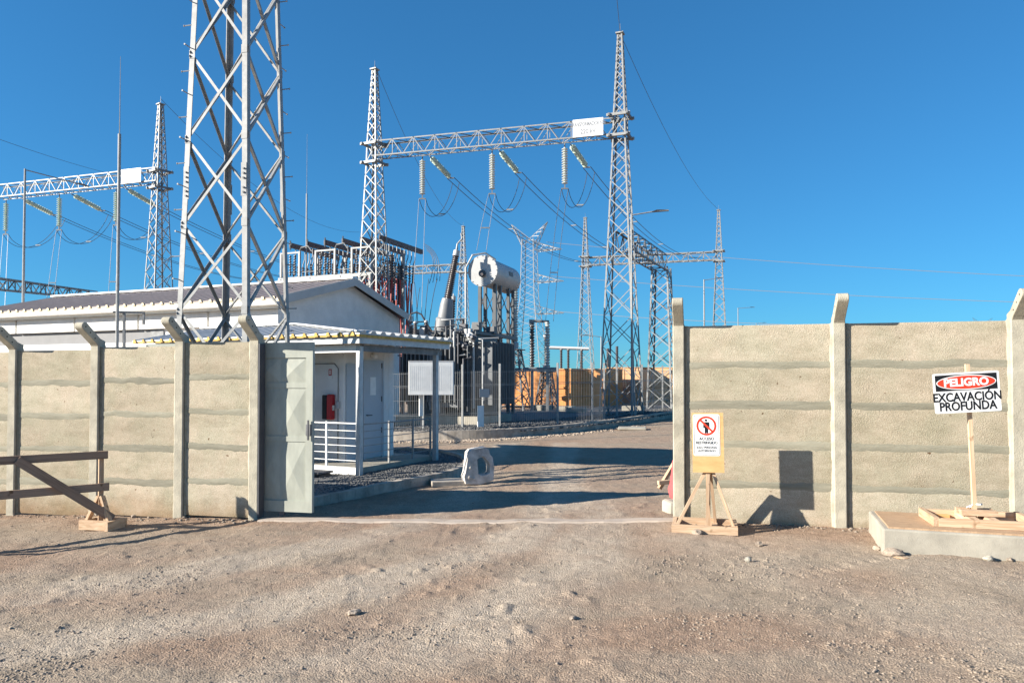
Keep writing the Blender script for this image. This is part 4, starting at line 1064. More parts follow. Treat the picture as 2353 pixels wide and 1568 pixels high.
board('tall narrow white board low on the fence beside the railing', 963, 905, 971, 955, 25.8, 25.9, M_['signw'])
nb = board('small grey notice plate on the mesh fence', 1101, 893, 1124, 912, 26.3, 26.35, M_['xfmrl'])

# ================================================================ crates at the back of the yard
def crate(label, u0, u1, Y0, Y1, H, m, nb_):
    a = Vector((at(u0, 900, Y0).x, Y0, 0)); b = Vector((at(u1, 900, Y1).x, Y1, 0)); a.z = b.z = .15
    d = (b-a); L = d.length; M = frame(a, d); t = thing('packing_crate', label, 'crate', M)
    D_ = 2.4; pw_ = H/nb_
    box('core', (.03, .03, -D_+.03), (L-.03, H-.03, -.03), m, t)
    for k in range(nb_):
        box('plank', (0, pw_*k+.006, -.026), (L, pw_*(k+1)-.006, 0), m, t)
        box('plank', (L-.026, pw_*k+.006, -D_), (L, pw_*(k+1)-.006, -.027), m, t)
        box('plank', (0, pw_*k+.006, -D_), (.026, pw_*(k+1)-.006, -.027), m, t)
    n2 = max(2, int(L/1.4))
    for k in range(n2+1):
        x = .06 + (L-.12)*k/n2; box('batten', (x-.05, .01, .001), (x+.05, H-.01, .045), m, t)
    box('lid', (-.04, H+.001, -D_-.04), (L+.04, H+.05, .06), M_['crated'], t)
    box('batten', (0.12, H*.48, .046), (L-.12, H*.48+.1, .075), m, t); return t
crate('long orange wooden crate behind the dark lattice stand', 1122, 1312, 50.2, 47.0, 2.36, M_['crate'], 6)
crate('short orange crate end beside the gap behind the fence corner', 1331, 1392, 48.5, 47.4, 2.36, M_['crate'], 6)
crate('pale wooden crate seen through the tallest gantry tower', 1394, 1474, 51.5, 50.1, 2.5, M_['crated'], 6)
crate('pale wooden crate at the end of the row beside the right wall', 1479, 1610, 51.8, 49.5, 2.5, M_['crated'], 6)

# ================================================================ transformer
XC = Vector((-2.48, 31.0, 0)); XM = yaw(Vector((XC.x, XC.y, .05)), -25.8)
M_['xfmrm'] = mat('mid_grey_paint', (.24,.245,.25), .5, var=.1, scale=3)
xf = thing('power_transformer', 'large grey power transformer with inclined bushing and white conservator', 'transformer', XM)
xl = lambda a, b, z: XM @ Vector((a, b, z))
box('tank', (-1.6, -1.0, .35), (1.6, 1.0, 3.6), M_['xfmr'], xf, bevel=.03)
box('plinth', (-1.9, -1.4, -.1), (2.0, 1.5, .35), M_['plinth'], xf)
box('tank_lid', (-1.7, -1.1, 3.601), (1.7, 1.1, 3.72), M_['xfmr'], xf)
for k in range(6): box('stiffener', (-1.4+.55*k, -1.08, .4), (-1.33+.55*k, -1.0005, 3.55), M_['xfmr'], xf)
for k in range(14): box('radiator_fin', (1.62, -.95+.14*k, .8), (2.35, -.91+.14*k, 3.3), M_['xfmr'], xf)
for z in (.9, 3.2): MB().tube(xl(1.6, -.95, z), xl(1.6, .95, z), .06, n=8).tube(xl(2.0, -1.0, z), xl(2.0, 1.0, z), .07, n=8).build('header_pipe', M_['xfmr'], xf)
for k in range(12): box('radiator_fin', (-1.35+.2*k, -1.75, .9), (-1.31+.2*k, -1.12, 3.1), M_['xfmr'], xf)
# conservator
c0 = at(1109, 622, 31.0); cd_ = Vector((.32, .947, 0)).normalized(); c1 = c0 + cd_*3.3; cr = .61
cv = MB().lathe([(0, .3), (.0, .55), (.02, cr), (3.26, cr), (3.34, .5), (3.36, .1)], c0, c1, 32).build('conservator', M_['xfmrl'], xf, smooth=True)
fl_ = MB().lathe([(-.03, cr+.05), (.03, cr+.05)], c0, c1, 32).build('end_flange', M_['xfmrl'], cv)
MB().tube(c0 - cd_*.05 + Vector((0, 0, -.12)), c0 - cd_*.12 + Vector((0, 0, -.12)), .15, n=18).build('oil_gauge', M_['gated'], cv)
MB().tube(c0 - cd_*.06 + Vector((.05, 0, -.18)), c0 - cd_*.30 + Vector((.05, 0, -.18)), .07, n=12).build('manhole', M_['ins'], cv)
for k in range(16):
    a = 2*math.pi*k/16; e = cd_.cross(Vector((0, 0, 1))); pp_ = c0 + e*(math.cos(a)*(cr+.02)) + Vector((0, 0, math.sin(a)*(cr+.02)))
    MB().tube(pp_-cd_*.05, pp_+cd_*.05, .022, n=6).build('bolt', M_['galvd'], fl_)
sd_ = Vector((cd_.y, -cd_.x, 0)); pl_c = c0 + cd_*1.9 + sd_*(cr*.98) + Vector((0, 0, .08))
MB().box((-.25, -.01, -.09), (.25, .02, .09), frame(pl_c, cd_, (0, 0, 1)) @ Matrix.Rotation(rad(90), 4, 'X')).build('name_plate', M_['xfmr'], cv)
e = sd_*-1
pipe = [c0 - cd_*.12 - sd_*.72 + Vector((0, 0, -2.8)), c0 - cd_*.12 - sd_*.72 + Vector((0, 0, .15)), c0 - cd_*.05 - sd_*.45 + Vector((0, 0, .68)), c0 + cd_*.3 + Vector((0, 0, .80)), c0 + cd_*1.5 + Vector((0, 0, .72)), c0 + cd_*1.55 + Vector((0, 0, .55))]
MB().path(pipe, .04, 8).build('breather_pipe', M_['xfmrl'], xf, smooth=True)
for dd, bz in ((.55, 3.7), (1.2, 3.7), (2.3, 3.7), (2.95, 3.7)):
    for s in (-.34, .34):
        q = c0 + cd_*dd + sd_*s; bar('support_leg', Vector((q.x, q.y, .3 if dd > 2 else 3.6)), Vector((q.x, q.y, c0.z-.5)), .13, .13, M_['xfmr'], xf, cd_)
for dd, de in ((.55, 1.2), (1.2, 2.3), (2.3, 2.95)):
    for s in (-.34, .34):
        p0 = c0 + cd_*dd + sd_*s; p1 = c0 + cd_*de + sd_*s
        for za, zc in ((3.75, 4.7), (4.7, 3.75), (4.75, 5.7), (5.7, 4.75)): bar('cross_brace', Vector((p0.x, p0.y, za)), Vector((p1.x, p1.y, zc)), .03, .03, M_['xfmr'], xf)
q0, q1 = c0+cd_*.4, c0+cd_*3.1
for s in (-.45, .45): bar('platform_beam', Vector((q0.x, q0.y, 3.72)) + sd_*s, Vector((q1.x, q1.y, 3.72)) + sd_*s, .14, .16, M_['xfmr'], xf)
# bushings
def bushing(p, q, r, n_, capn=.2, parent=xf, m=M_['ins']):
    p = Vector(p); q = Vector(q); d = (q-p).normalized(); L = (q-p).length
    b = MB().lathe([(t_, rr*(1-.25*t_/L)) for t_, rr in shed_profile(L, r, n_, .62)], p, q, 16).build('bushing', m, parent, smooth=True)
    MB().lathe([(0, r*.75), (L*.12, r*.72), (L*.12+.02, r*.2), (L*.2, r*.15)], q, q+d, 12).build('bushing_cap', M_['xfmrl'], b, smooth=True)
    MB().lathe([(0, r*1.25), (.05, r*1.25), (.06, r*.9), (.16, r*.9)], p-d*.16, q, 16).build('bushing_flange', M_['xfmrl'], b, smooth=True); return b
bp0 = at(1028, 690, 30.4); bp1 = at(1047, 588, 30.6)
bushing(bp0, bp1, .185, 24)
tur = bp0 - (bp1-bp0).normalized()*.15
MB().lathe([(0, .40), (.5, .38), (.55, .31), (1.1, .27), (1.35, .22)], at(1019, 760, 30.5), tur, 20).build('turret', M_['xfmrm'], xf, smooth=True)
MB().path([bp1 + Vector((.02, 0, .25)), bp1 + Vector((.06, 0, .5)), bp1 + Vector((.25, 0, .72)), bp1 + Vector((.22, 0, .95))], .035, 6).build('arcing_horn', M_['galv'], xf)
for u, v0, v1, Y in ((954, 768, 742, 29.4), (979, 768, 740, 29.6), (1045, 780, 757, 30.0), (905+40, 772, 748, 30.2)):
    bushing(at(u, v0, Y), at(u, v1, Y), .11, 6)
bushing(at(1037, 770, 31.5), at(1041, 690, 31.8), .14, 14)
bushing(at(1062, 765, 32), at(1064, 735, 32), .12, 6)
# pipework, valves and boxes
rr_ = random.Random(4)
for k in range(44):
    a = rr_.uniform(-1.6, 2.3); z0 = rr_.uniform(.4, 1.2); z1 = rr_.uniform(2.6, 4.3); b = -1.14 - rr_.random()*.5
    pts = [xl(a, b, z0), xl(a, b, z1), xl(a + rr_.uniform(-.5, .5), b+.1, z1+.05), xl(a + rr_.uniform(-.5, .5), b+.6, z1+.1)]
    MB().path(pts, rr_.choice((.02, .03, .045)), 6).build('pipe', rr_.choice((M_['xfmr'], M_['xfmrm'], M_['xfmrl'], M_['gated'])), xf)
for k in range(34):
    a = rr_.uniform(-1.5, 1.6); z = rr_.uniform(3.72, 4.1); b = rr_.uniform(-1.2, .6); s = rr_.uniform(.08, .2)
    MB().box((-s, -s*.7, 0), (s, s*.7, s*rr_.uniform(1, 2.6)), XM @ Matrix.Translation((a, b, z-.3)) ).build('valve_box', rr_.choice((M_['xfmr'], M_['gated'], M_['xfmrl'])), xf, bevel=.01)
for k in range(8):
    a = rr_.uniform(.3, 1.8); z = rr_.uniform(2.9, 3.7); MB().lathe([(0, .1), (.03, .16), (.06, .1), (.2, .06)], xl(a, -1.3, z), xl(a, -1.9, z+.1), 10).build('valve', rr_.choice((M_['xfmrl'], M_['gated'])), xf)
cab = box('control_cabinet', (.35, -1.55, .7), (1.25, -1.12, 2.2), M_['xfmr'], xf, bevel=.02)
box('cabinet_plate', (.6, -1.556, 1.7), (.9, -1.5505, 1.95), M_['xfmrl'], cab)
for s in (0, .28): bar('ladder_rail', xl(.9+s, -1.2, .4), xl(.9+s, -1.2, 3.9), .03, .03, M_['xfmr'], xf)
for k in range(11): bar('ladder_rung', xl(.9, -1.2, .6+.3*k), xl(1.18, -1.2, .6+.3*k), .025, .025, M_['xfmr'], xf)
# curved cable from the turret to the busbars
pa = [at(u, v, 30.2) for u, v in ((940, 735), (945, 720), (957, 717), (968, 722), (978, 740), (992, 760), (1008, 768), (1022, 752))]
tag(MB().path(pa, .035, 8).build('curved_cable', M_['ins'], None, smooth=True), 'thick black cable curving from the busbars to the transformer turret', 'cable')

# ================================================================ busbar structure behind the building
UX = Vector((.925, -.38, 0)).normalized(); UY = Vector((.355, .935, 0)).normalized()
KB = 1.14; zk = lambda z: 1.85 + (z-1.85)*KB
B0 = at(691.6, 557, 34.6*KB) + UX*.5*KB; B0.z = zk(8.15)
bs = thing('busbar_structure', 'cable termination structure with dark brown busbars behind the white roof', 'switchgear', Vector((B0.x, B0.y, 0)))
V3 = lambda p, z: Vector((p.x, p.y, z))
for k in range(6):
    s = B0 + UX*(1.12*(k-1)) - UY*.2; e = s + UY*4.5
    bar('busbar', s, e, .16, .25, M_['brown'], bs)
    MB().bar(s + Vector((0, 0, -.24)), s + Vector((0, 0, .24)), .045, .14).build('end_plate', M_['galvd'], bs)
    for j in range(9):
        q = s + UY*(.3+.4*j) + Vector((0, 0, -.1)); qq = q + Vector((rr_.uniform(-.1, .1), 0, -2.8))
        MB().path([q + UX*.12, q + UX*.12 + Vector((0, 0, -.5)), q + Vector((0, 0, -.8)), qq], .028, 6).build('cable', M_['galv'] if j % 2 else M_['galvd'], bs)
        MB().lathe(shed_profile(.9, .08, 6), q + Vector((0, 0, -.9)), q + Vector((0, 0, -2)), 8).build('termination', M_['ins'], bs, smooth=True)
        MB().path([qq + Vector((0, 0, 1.0)), qq + Vector((rr_.uniform(-.08, .08), 0, -.5)), qq + Vector((rr_.uniform(-.2, .2), 0, -2.2)), qq + Vector((rr_.uniform(-.2, .2), 0, -5.6))], .05, 6).build('red_cable', M_['redc'], bs)
gz_ = zk(6.55); zt_ = zk(7.75)
gA = B0 + UX*-1.8 - UY*.3; gB = B0 + UX*4.1 - UY*.3; gC = gB + UY*3.2
for p_, q_ in ((gA, gB), (gB, gC), (gA + UY*3.4, gB + UY*3.4)):
    p_ = V3(p_, gz_); q_ = V3(q_, gz_)
    bar('platform_beam', p_, q_, .10, .17, M_['galv'], bs)
    MB().path([p_ + Vector((0, 0, .33)), q_ + Vector((0, 0, .33))], .02).build('guard_rail', M_['galv'], bs)
    for f_ in (.1, .3, .5, .7, .9):
        w_ = p_ + (q_-p_)*f_; bar('rail_post', w_, w_ + Vector((0, 0, .33)), .03, .03, M_['galv'], bs, UX)
for k in range(3):
    s = B0 + UX*(-1.6+2.25*k) - UY*.35; w_ = 1.2
    for off in (0, w_): bar('frame_upright', V3(s, gz_+.1) + UX*off, V3(s, zt_) + UX*off, .10, .10, M_['galv'], bs, UX)
    bar('frame_head', V3(s, zt_) - UX*.06, V3(s, zt_) + UX*(w_+.06), .08, .08, M_['galv'], bs)
    for off in (.3, .6, .9): MB().lathe(shed_profile(1.1, .075, 8), V3(s, gz_+.15) + UX*off, V3(s, 12) + UX*off, 8).build('post_insulator', M_['ins'], bs, smooth=True)
    MB().path([V3(s, zt_+.03) + UX*w_, V3(s, zt_+.25) + UX*(w_+.1), V3(s, zt_+.3) + UX*(w_+.55), V3(s, zt_) + UX*(w_+.8)], .035).build('jumper', M_['galv'], bs)
for off in (-1.7, .2, 2.1, 4.0):
    for d in (-.3, 3.0):
        q = B0 + UX*off + UY*d; bar('column', V3(q, 0), V3(q, gz_ if d < 0 else zk(8.0)), .17, .17, M_['galv'], bs, UX)
for off in (-1.7, 2.1):
    q = B0 + UX*off - UY*.3; bar('knee_brace', V3(q, gz_-2), V3(q, gz_-.1) + UX*1.6, .08, .08, M_['galv'], bs)
for u, v0, v1, Y in ((918, 700, 610, 39.5), (899, 690, 585, 39.2), (908, 735, 690, 39.6)):
    MB().lathe(shed_profile((at(u, v1, Y)-at(u, v0, Y)).length, .17, 18, .6), at(u, v0, Y), at(u, v1, Y), 14).build('bushing', M_['ins'], bs, smooth=True)
for k in range(4):
    a = at(974+2*k, 560+5*k, 43); b = at(1010-8*k, 645+2*k, 42); mid = (a+b)/2 + Vector((.6, 0, .6))
    pts = [(a*(1-t_)**2 + mid*2*t_*(1-t_) + b*t_**2) for t_ in [j/12 for j in range(13)]]
    MB().path(pts, .018, 6).build('flexible_cable', M_['wired'], bs)
for k, (u0, v0, u1, v1) in enumerate(((940, 660, 950, 740), (952, 650, 960, 745), (985, 640, 975, 745), (1005, 640, 985, 745), (965, 660, 955, 745))):
    tag(MB().path(sag(at(u0, v0, 38), at(u1, v1, 31), -.25), .016, 5).build('connecting_wire', M_['wired']), ['wire dropping to the first small dark bushing', 'wire dropping beside the first small bushing', 'wire dropping to the second small dark bushing', 'wire dropping right of the second small bushing', 'wire dropping between the two small dark bushings'][k], 'wire')

# ================================================================ instrument stands right of the transformer
def stand(label, x, y, rot, H, w0, w1, ih, ir, m_st, m_in, nsh=20, arm=None):
    lv_ = levels([(.1, w0, H, w1, 5)])
    t = lattice_column('instrument_stand', label, G(x, y), rot, lv_, .09, .05, m_st, False, cap=True); o = G(x, y)
    MB().lathe([(0, .2), (.35, .22), (.45, .13)], o + Vector((0, 0, H+.06)), o + Vector((0, 0, 99)), 14).build('base_tank', M_['xfmrl'], t, smooth=True)
    MB().lathe(shed_profile(ih, ir, nsh, .6), o + Vector((0, 0, H+.5)), o + Vector((0, 0, 99)), 12).build('insulator', m_in, t, smooth=True)
    MB().lathe([(0, ir*.7), (.05, ir*1.2), (.18, ir*1.2), (.24, ir*.5)], o + Vector((0, 0, H+.5+ih)), o + Vector((0, 0, 99)), 12).build('head', M_['xfmrl'], t, smooth=True)
    return t
stand('instrument transformer with grey sheds on a dark lattice stand', .18, 43.5, -20, 3.6, .82, .32, 3.1, .2, M_['galvd'], M_['porc'])
stand('shorter insulator on a lattice stand beside the disconnector', 2.1, 45.0, -20, 2.3, .6, .3, 1.6, .17, M_['galvd'], M_['ins'], 12)
def disconnector(label, x, y, H, ih, gap):
    t = thing('disconnector', label, 'disconnector', G(x, y)); o = G(x, y)
    for s in (0, 1):
        b = o + Vector((gap*s, -.2*s, 0)); bar('support', b, b + Vector((0, 0, H)), .16, .16, M_['galv'], t, (0, 1, 0))
        MB().lathe(shed_profile(ih, .16, 16, .6), b + Vector((0, 0, H+.22)), b + Vector((0, 0, 99)), 12).build('insulator_column', M_['ins'] if s == 0 else M_['porc'], t, smooth=True)
    bar('base_beam', o + Vector((-.5, .1, H+.1)), o + Vector((gap+.5, -.3, H+.1)), .22, .22, M_['galv'], t)
    bar('contact_arm', o + Vector((-.12, .0, H+ih+.3)), o + Vector((gap+.1, -.2, H+ih+.24)), .14, .14, M_['galvd'], t)
    bar('contact_block', o + Vector((-.16, 0, H+ih+.2)), o + Vector((.1, 0, H+ih+.2)), .24, .34, M_['galv'], t); return t
disconnector('disconnector switch with two insulator columns and a top arm', at(1222, 800, 42).x, 42.0, 2.35, 2.55, .86)
disconnector('disconnector switch half hidden behind the white conservator posts', at(1150, 800, 46).x, 46.0, 2.4, 2.0, .8)
def tube_bus(label, u0, u1, v, Y, posts):
    a, b = at(u0, v, Y), at(u1, v+3, Y); t = thing('tube_busbar', label, 'busbar', Vector((a.x, Y, 0)))
    MB().tube(a, b, .11, n=12).build('tube', M_['whitem'], t, smooth=True)
    for f_ in posts:
        q = a + (b-a)*f_; MB().lathe(shed_profile(1.35, .11, 12, .6), Vector((q.x, q.y, q.z-1.48)), q, 10).build('post_insulator', M_['ins'], t, smooth=True)
        MB().tube(q - Vector((0, 0, .14)), q - Vector((0, 0, .05)), .12, n=8).build('clamp', M_['galv'], t)
        bar('support', Vector((q.x, q.y, 0)), Vector((q.x, q.y, q.z-1.48)), .14, .14, M_['galvd'], t)
tube_bus('white tubular busbar on dark posts left of the tallest tower', 1262, 1352, 798, 52, (.3, .48, .82))
for k, (u, v0, Y, lb) in enumerate(((1417, 795, 58, 'slim dark post insulator just left of the return beam column'), (1396, 800, 60, 'slim dark post insulator inside the tallest tower'), (1258, 755, 45, 'dark post insulator right of the disconnector'))):
    p = at(u, v0, Y); t = thing('post_insulator', lb, 'insulator', Vector((p.x, Y, 0)))
    bar('support', Vector((p.x, Y, 0)), Vector((p.x, Y, p.z-2.0)), .16, .16, M_['galvd'], t)
    MB().lathe(shed_profile(2.0, .13, 14, .65), Vector((p.x, Y, p.z-2.0)), Vector((p.x, Y, 99)), 10).build('insulator', M_['ins'], t, smooth=True)
# low concrete footings and cable duct covers in the yard
for k, (u, v, w_, lb) in enumerate(((1245, 945, 1.0, 'low concrete footing below the disconnector'), (1300, 948, .9, 'low concrete footing before the orange crate end'), (1325, 952, .9, 'low concrete footing left of the fence corner'), (1455, 948, 1.1, 'low concrete footing right of the street lamp'))):
    p = gnd(u, v); tag(MB().box((-w_/2, -.4, -.1), (w_/2, .4, .38), yaw(p, -20)).build('footing', M_['plinth'], None, bevel=.03), lb, 'footing')
ds_ = thing('drain_cover', 'small concrete drain slab lying by the long kerb', 'slab', gnd(1452, 986))
MB().box((-.5, -.35, .0), (.5, .35, .09), yaw(gnd(1452, 986), -10)).build('slab', M_['plinth'], ds_, bevel=.02)
# low hills on the horizon
hm_ = MB(); n_ = 60
for k in range(n_+1):
    x = -400 + 2600*k/n_; z = 16 + 10*math.sin(k*.7) + 7*math.sin(k*1.9+1)
    hm_.v += [(x, 1700, -1), (x, 1900, max(z, 3)), (x, 2300, -1)]
for k in range(n_):
    for i_ in range(2): a = k*3+i_; hm_.f.append((a, a+3, a+4, a+1))
tag(hm_.build('hills', mat('hazy_hill', (.36,.33,.32), .95, scale=.01), smooth=True), 'low hills on the far horizon', None, kind='structure')

# ================================================================ timber barricade
q0 = gnd(240, 1212); bd_ = Vector((-.77, -.64, 0)).normalized()
bq = lambda s, z, o=0.0: Vector((q0.x, q0.y, 0)) + bd_*s + Vector((bd_.y, -bd_.x, 0))*o + Vector((0, 0, gz(q0.x, q0.y) + z))
ba = thing('timber_barricade', 'rough timber barricade with two rails and diagonal at the left', 'barricade', q0)
bn_ = Vector((bd_.y, -bd_.x, 0))
for z, e in ((1.0, -.02), (.565, -.04)): bar('rail', bq(e, z, -.05), bq(3.2, z+.0, -.05), .105, .035, M_['barr'], ba, bn_)
bar('diagonal', bq(-.08, .13, -.10), bq(1.02, 1.0, -.09), .115, .035, M_['barr'], ba, bn_)
bar('diagonal', bq(3.1, .13, -.10), bq(2.2, 1.0, -.09), .115, .035, M_['barr'], ba, bn_)
for s in (.05, 3.1):
    bar('post', bq(s, .0, .0), bq(s, 1.05, .0), .05, .06, M_['pine'], ba, bd_)
    fx = Vector((.978, -.208, 0)); fy = Vector((.208, .978, 0)); c = bq(s, 0)
    bar('foot', c - fx*.24 - fy*.09 + Vector((0, 0, .06)), c + fx*.20 - fy*.09 + Vector((0, 0, .06)), .05, .125, M_['pine'], ba)
    bar('foot', c - fx*.24 + fy*.17 + Vector((0, 0, .06)), c + fx*.20 + fy*.17 + Vector((0, 0, .06)), .05, .12, M_['pine'], ba)
    bar('foot_side', c + fx*.225 - fy*.16 + Vector((0, 0, .06)), c + fx*.225 + fy*.20 + Vector((0, 0, .06)), .05, .125, M_['pine'], ba)
    bar('foot_side', c - fx*.215 - fy*.06 + Vector((0, 0, .058)), c - fx*.215 + fy*.14 + Vector((0, 0, .058)), .05, .118, M_['pine'], ba)
    for e in (-.18, .17): bar('brace', c + fx*e - fy*.03 + Vector((0, 0, .10)), c + fx*(e*.12) + Vector((0, 0, .44)), .035, .075, M_['pine'], ba, fy)
    bar('brace', c + fy*.14 + Vector((0, 0, .10)), c + fy*.02 + Vector((0, 0, .42)), .035, .07, M_['pine'], ba, fx)

# ================================================================ restricted access sign on a timber stand
c = gnd(1618, 1226); fx = RD; fy = -RN
sp = thing('sign_stand', 'plywood board with restricted access sign on a timber stand', 'sign', c)
pt = lambda a, b, z: c + fx*a + fy*b + Vector((0, 0, z))
hw, dp = .385, .56
bar('base_timber', pt(-hw, .025, .048), pt(hw, .025, .048), .045, .095, M_['pine'], sp)
bar('base_timber', pt(-hw, dp, .045), pt(hw, dp, .045), .045, .09, M_['pine'], sp)
bar('base_timber', pt(hw-.024, .05, .052), pt(hw-.024, dp-.024, .052), .045, .10, M_['pine'], sp)
bar('base_timber', pt(-hw+.024, .05, .045), pt(-hw+.024, dp-.024, .045), .045, .088, M_['pine'], sp)
bar('strut', pt(.03, .075, .05), pt(.05, .12, .70), .05, .035, M_['pine'], sp, fx)
bar('brace', pt(-hw+.06, .10, .07), pt(.03, .21, .76), .035, .085, M_['pine'], sp, fy)
bar('brace', pt(hw-.05, .10, .09), pt(.09, .21, .76), .035, .085, M_['pine'], sp, fy)
bar('brace', pt(.13, dp-.03, .06), pt(.075, .29, .72), .06, .035, M_['pine'], sp, fx)
bar('base_timber', pt(.12, .30, .03), pt(.12, dp-.03, .03), .07, .04, M_['pine'], sp)
Yb = 9.02; bc = at(1626, 1016, Yb); fM = frame(bc, RD) @ Matrix.Rotation(rad(.9), 4, 'Z')
pp0 = bc - RN*.04; bar('post', Vector((pp0.x, pp0.y, c.z)), pp0 + Vector((0, 0, .30)), .05, .05, M_['pine'], sp, fx)
bo = MB().box((-.185, -.362, -.009), (.185, .362, .009), fM).build('board', M_['ply'], sp)
pw_, ph_ = .315, .505; pM = fM @ Matrix.Translation((-.015, .092, .012))
def rrect(w, h, r, n_=5):
    pts = []
    for cx, cy, a0 in ((w/2-r, h/2-r, 0), (-w/2+r, h/2-r, 90), (-w/2+r, -h/2+r, 180), (w/2-r, -h/2+r, 270)):
        for k in range(n_+1): a = rad(a0+90*k/n_); pts.append((cx+r*math.cos(a), cy+r*math.sin(a)))
    return pts
def sheet(name, pts, z0, z1, m, parent, M, holes=None):
    """flat shape in the xy plane of M, z0..z1 thick; holes: one inner loop (ring)"""
    n_ = len(pts); mb = MB()
    if holes is None:
        mb.add([(x, y, z1) for x, y in pts] + [(x, y, z0) for x, y in pts], [tuple(range(n_)), tuple(reversed(range(n_, 2*n_)))] + [(i_, n_+i_, n_+(i_+1) % n_, (i_+1) % n_) for i_ in range(n_)], M)
    else:
        vs = [(x, y, z1) for x, y in pts] + [(x, y, z1) for x, y in holes] + [(x, y, z0) for x, y in pts] + [(x, y, z0) for x, y in holes]
        fs = []
        for i_ in range(n_):
            j = (i_+1) % n_; fs += [(i_, j, n_+j, n_+i_), (2*n_+i_, 3*n_+i_, 3*n_+j, 2*n_+j), (i_, 2*n_+i_, 2*n_+j, j), (n_+i_, n_+j, 3*n_+j, 3*n_+i_)]
        mb.add(vs, fs, M)
    return mb.build(name, m, parent)
sg = sheet('sign_plate', rrect(pw_, ph_, .022), -.003, .0, M_['signw'], sp, pM)
sheet('border', rrect(pw_-.022, ph_-.022, .018), .0005, .0016, M_['signk'], sg, pM, rrect(pw_-.030, ph_-.030, .015))
circ = lambda cx, cy, r, n_=36, sy=1.0: [(cx+r*math.cos(2*math.pi*k/n_), cy+sy*r*math.sin(2*math.pi*k/n_)) for k in range(n_)]
cy = .112
sheet('prohibition_ring', circ(0, cy, .117), .0006, .002, M_['signr'], sg, pM, circ(0, cy, .094))
sl = Matrix.Rotation(rad(-45), 4, 'Z'); sheet('prohibition_bar', [(-.1, -.011), (.1, -.011), (.1, .011), (-.1, .011)], .0032, .0040, M_['signr'], sg, pM @ Matrix.Translation((0, cy, 0)) @ sl)
sheet('person_symbol', circ(-.004, cy+.068, .014, 16), .0020, .0028, M_['signk'], sg, pM)
sheet('person_symbol', [(-.032, .045), (.030, .045), (.034, .035), (.034, -.022), (.022, -.022), (.021, .024), (.018, -.09), (.002, -.09), (-.001, -.02), (-.004, -.09), (-.020, -.09), (-.021, .024), (-.024, -.022), (-.036, -.022), (-.036, .036)], .0020, .0028, M_['signk'], sg, pM @ Matrix.Translation((0, cy, 0)))
def stext(body, size, m, x, y, bold, sx=1.0, M=pM, parent=sg, z=.0016):
    me = text_mesh(body, size, bold, .0006, sx); me.materials.append(m); return obj('lettering', me, parent, M @ Matrix.Translation((x, y, z)))
stext('ACCESO', .050, M_['signg'], 0, -.045, .0012, .9); stext('RESTRINGIDO', .048, M_['signg'], 0, -.093, .0012, .83)
stext('SOLO PERSONAL', .037, M_['signg'], 0, -.150, .0006, .86); stext('AUTORIZADO', .037, M_['signg'], 0, -.190, .0006, .86)

# ================================================================ concrete plinth, plywood and the deep excavation sign
pcn = gnd(2028, 1272); PXd = Vector((.946, -.323, 0)).normalized(); PM = frame(pcn + Vector((0, 0, -.12)), PXd)
pl = thing('concrete_block', 'low cast concrete block at the right edge', 'concrete block', PM)
# local: x right, y up, z towards camera
bm_ = MB(); nx_, nz_ = 26, 10; top = .385
r = np.random.default_rng(5)
def plp(x, z): return (x + (r.random()-.5)*.008, top + (r.random()-.5)*.006, z)
bm_.box((0, 0, -1.12), (2.6, top, 0)); bm_ = bm_.build('body', M_['plinth'], pl, local=True, bevel=.02)
pd = thing('plywood_sheet', 'weathered plywood sheet lying on the concrete block', 'plywood', PM @ Matrix.Translation((0, top, 0)))
for k in range(3): box('plank', (.06+.0, .0, -1.06+.345*k), (2.5, .018, -1.06+.345*(k+1)-.006), M_['plyd'], pd, Matrix.Rotation(rad(.4*(k-1)), 4, 'X'))
of = PM @ Matrix.Translation((.62, top+.035, -.72)) @ Matrix.Rotation(rad(4), 4, 'Y')
tag(MB().box((-.14, -.016, -.035), (.14, .03, .035), of).build('wood_offcut', M_['ply'], None, bevel=.003), 'short orange wood offcut lying on the plywood', 'offcut')
# sign base frame and stick
bx = PM @ Matrix.Translation((.90, top+.02, -.50)) @ Matrix.Rotation(rad(3), 4, 'Y')
es = thing('danger_sign', 'tilted deep excavation danger sign on a thin wooden stick', 'sign', bx)
wp = lambda a, b, z: bx @ Vector((a, z, -b))
bar('base_timber', wp(-.36, -.28, .045), wp(.52, -.28, .045), .05, .085, M_['pine'], es)
bar('base_timber', wp(-.36, .30, .045), wp(.52, .30, .045), .05, .085, M_['pine'], es)
bar('base_timber', wp(-.385, -.30, .05), wp(-.385, .325, .05), .05, .095, M_['pine'], es)
bar('base_timber', wp(.545, -.30, .05), wp(.545, .325, .05), .05, .09, M_['pine'], es)
for a in (-.02, .16): bar('base_block', wp(a, -.25, .05), wp(a, .275, .05), .09, .08, M_['pine'], es)
bar('base_block', wp(-.10, -.06, .125), wp(.24, -.06, .125), .10, .055, M_['pine'], es)
bar('base_block', wp(-.10, .10, .125), wp(.24, .10, .125), .06, .05, M_['pine'], es)
st0 = wp(.06, .02, .05); st1 = at(2221, 836, st0.y - .02)
bar('stick', st0, st1, .055, .035, M_['pine'], es, fx)
for a, b in ((wp(-.03, -.02, .17), wp(.14, .05, .20)), (wp(.02, .06, .16), wp(.10, -.05, .21))): MB().path([a, (a+b)/2+Vector((0, 0, .02)), b], .008, 5).build('wire_tie', M_['signw'], es)
Ys = st0.y - .10; ec = at(2220.5, 900.5, Ys); eM = frame(ec, Vector((.985, -.17, 0))) @ Matrix.Rotation(rad(3.6), 4, 'Z')
sw, sh = 151*Ys/FPX/1.075, 92*Ys/FPX
ep = sheet('sign_plate', rrect(sw, sh, .018), -.003, 0, M_['signw'], es, eM)
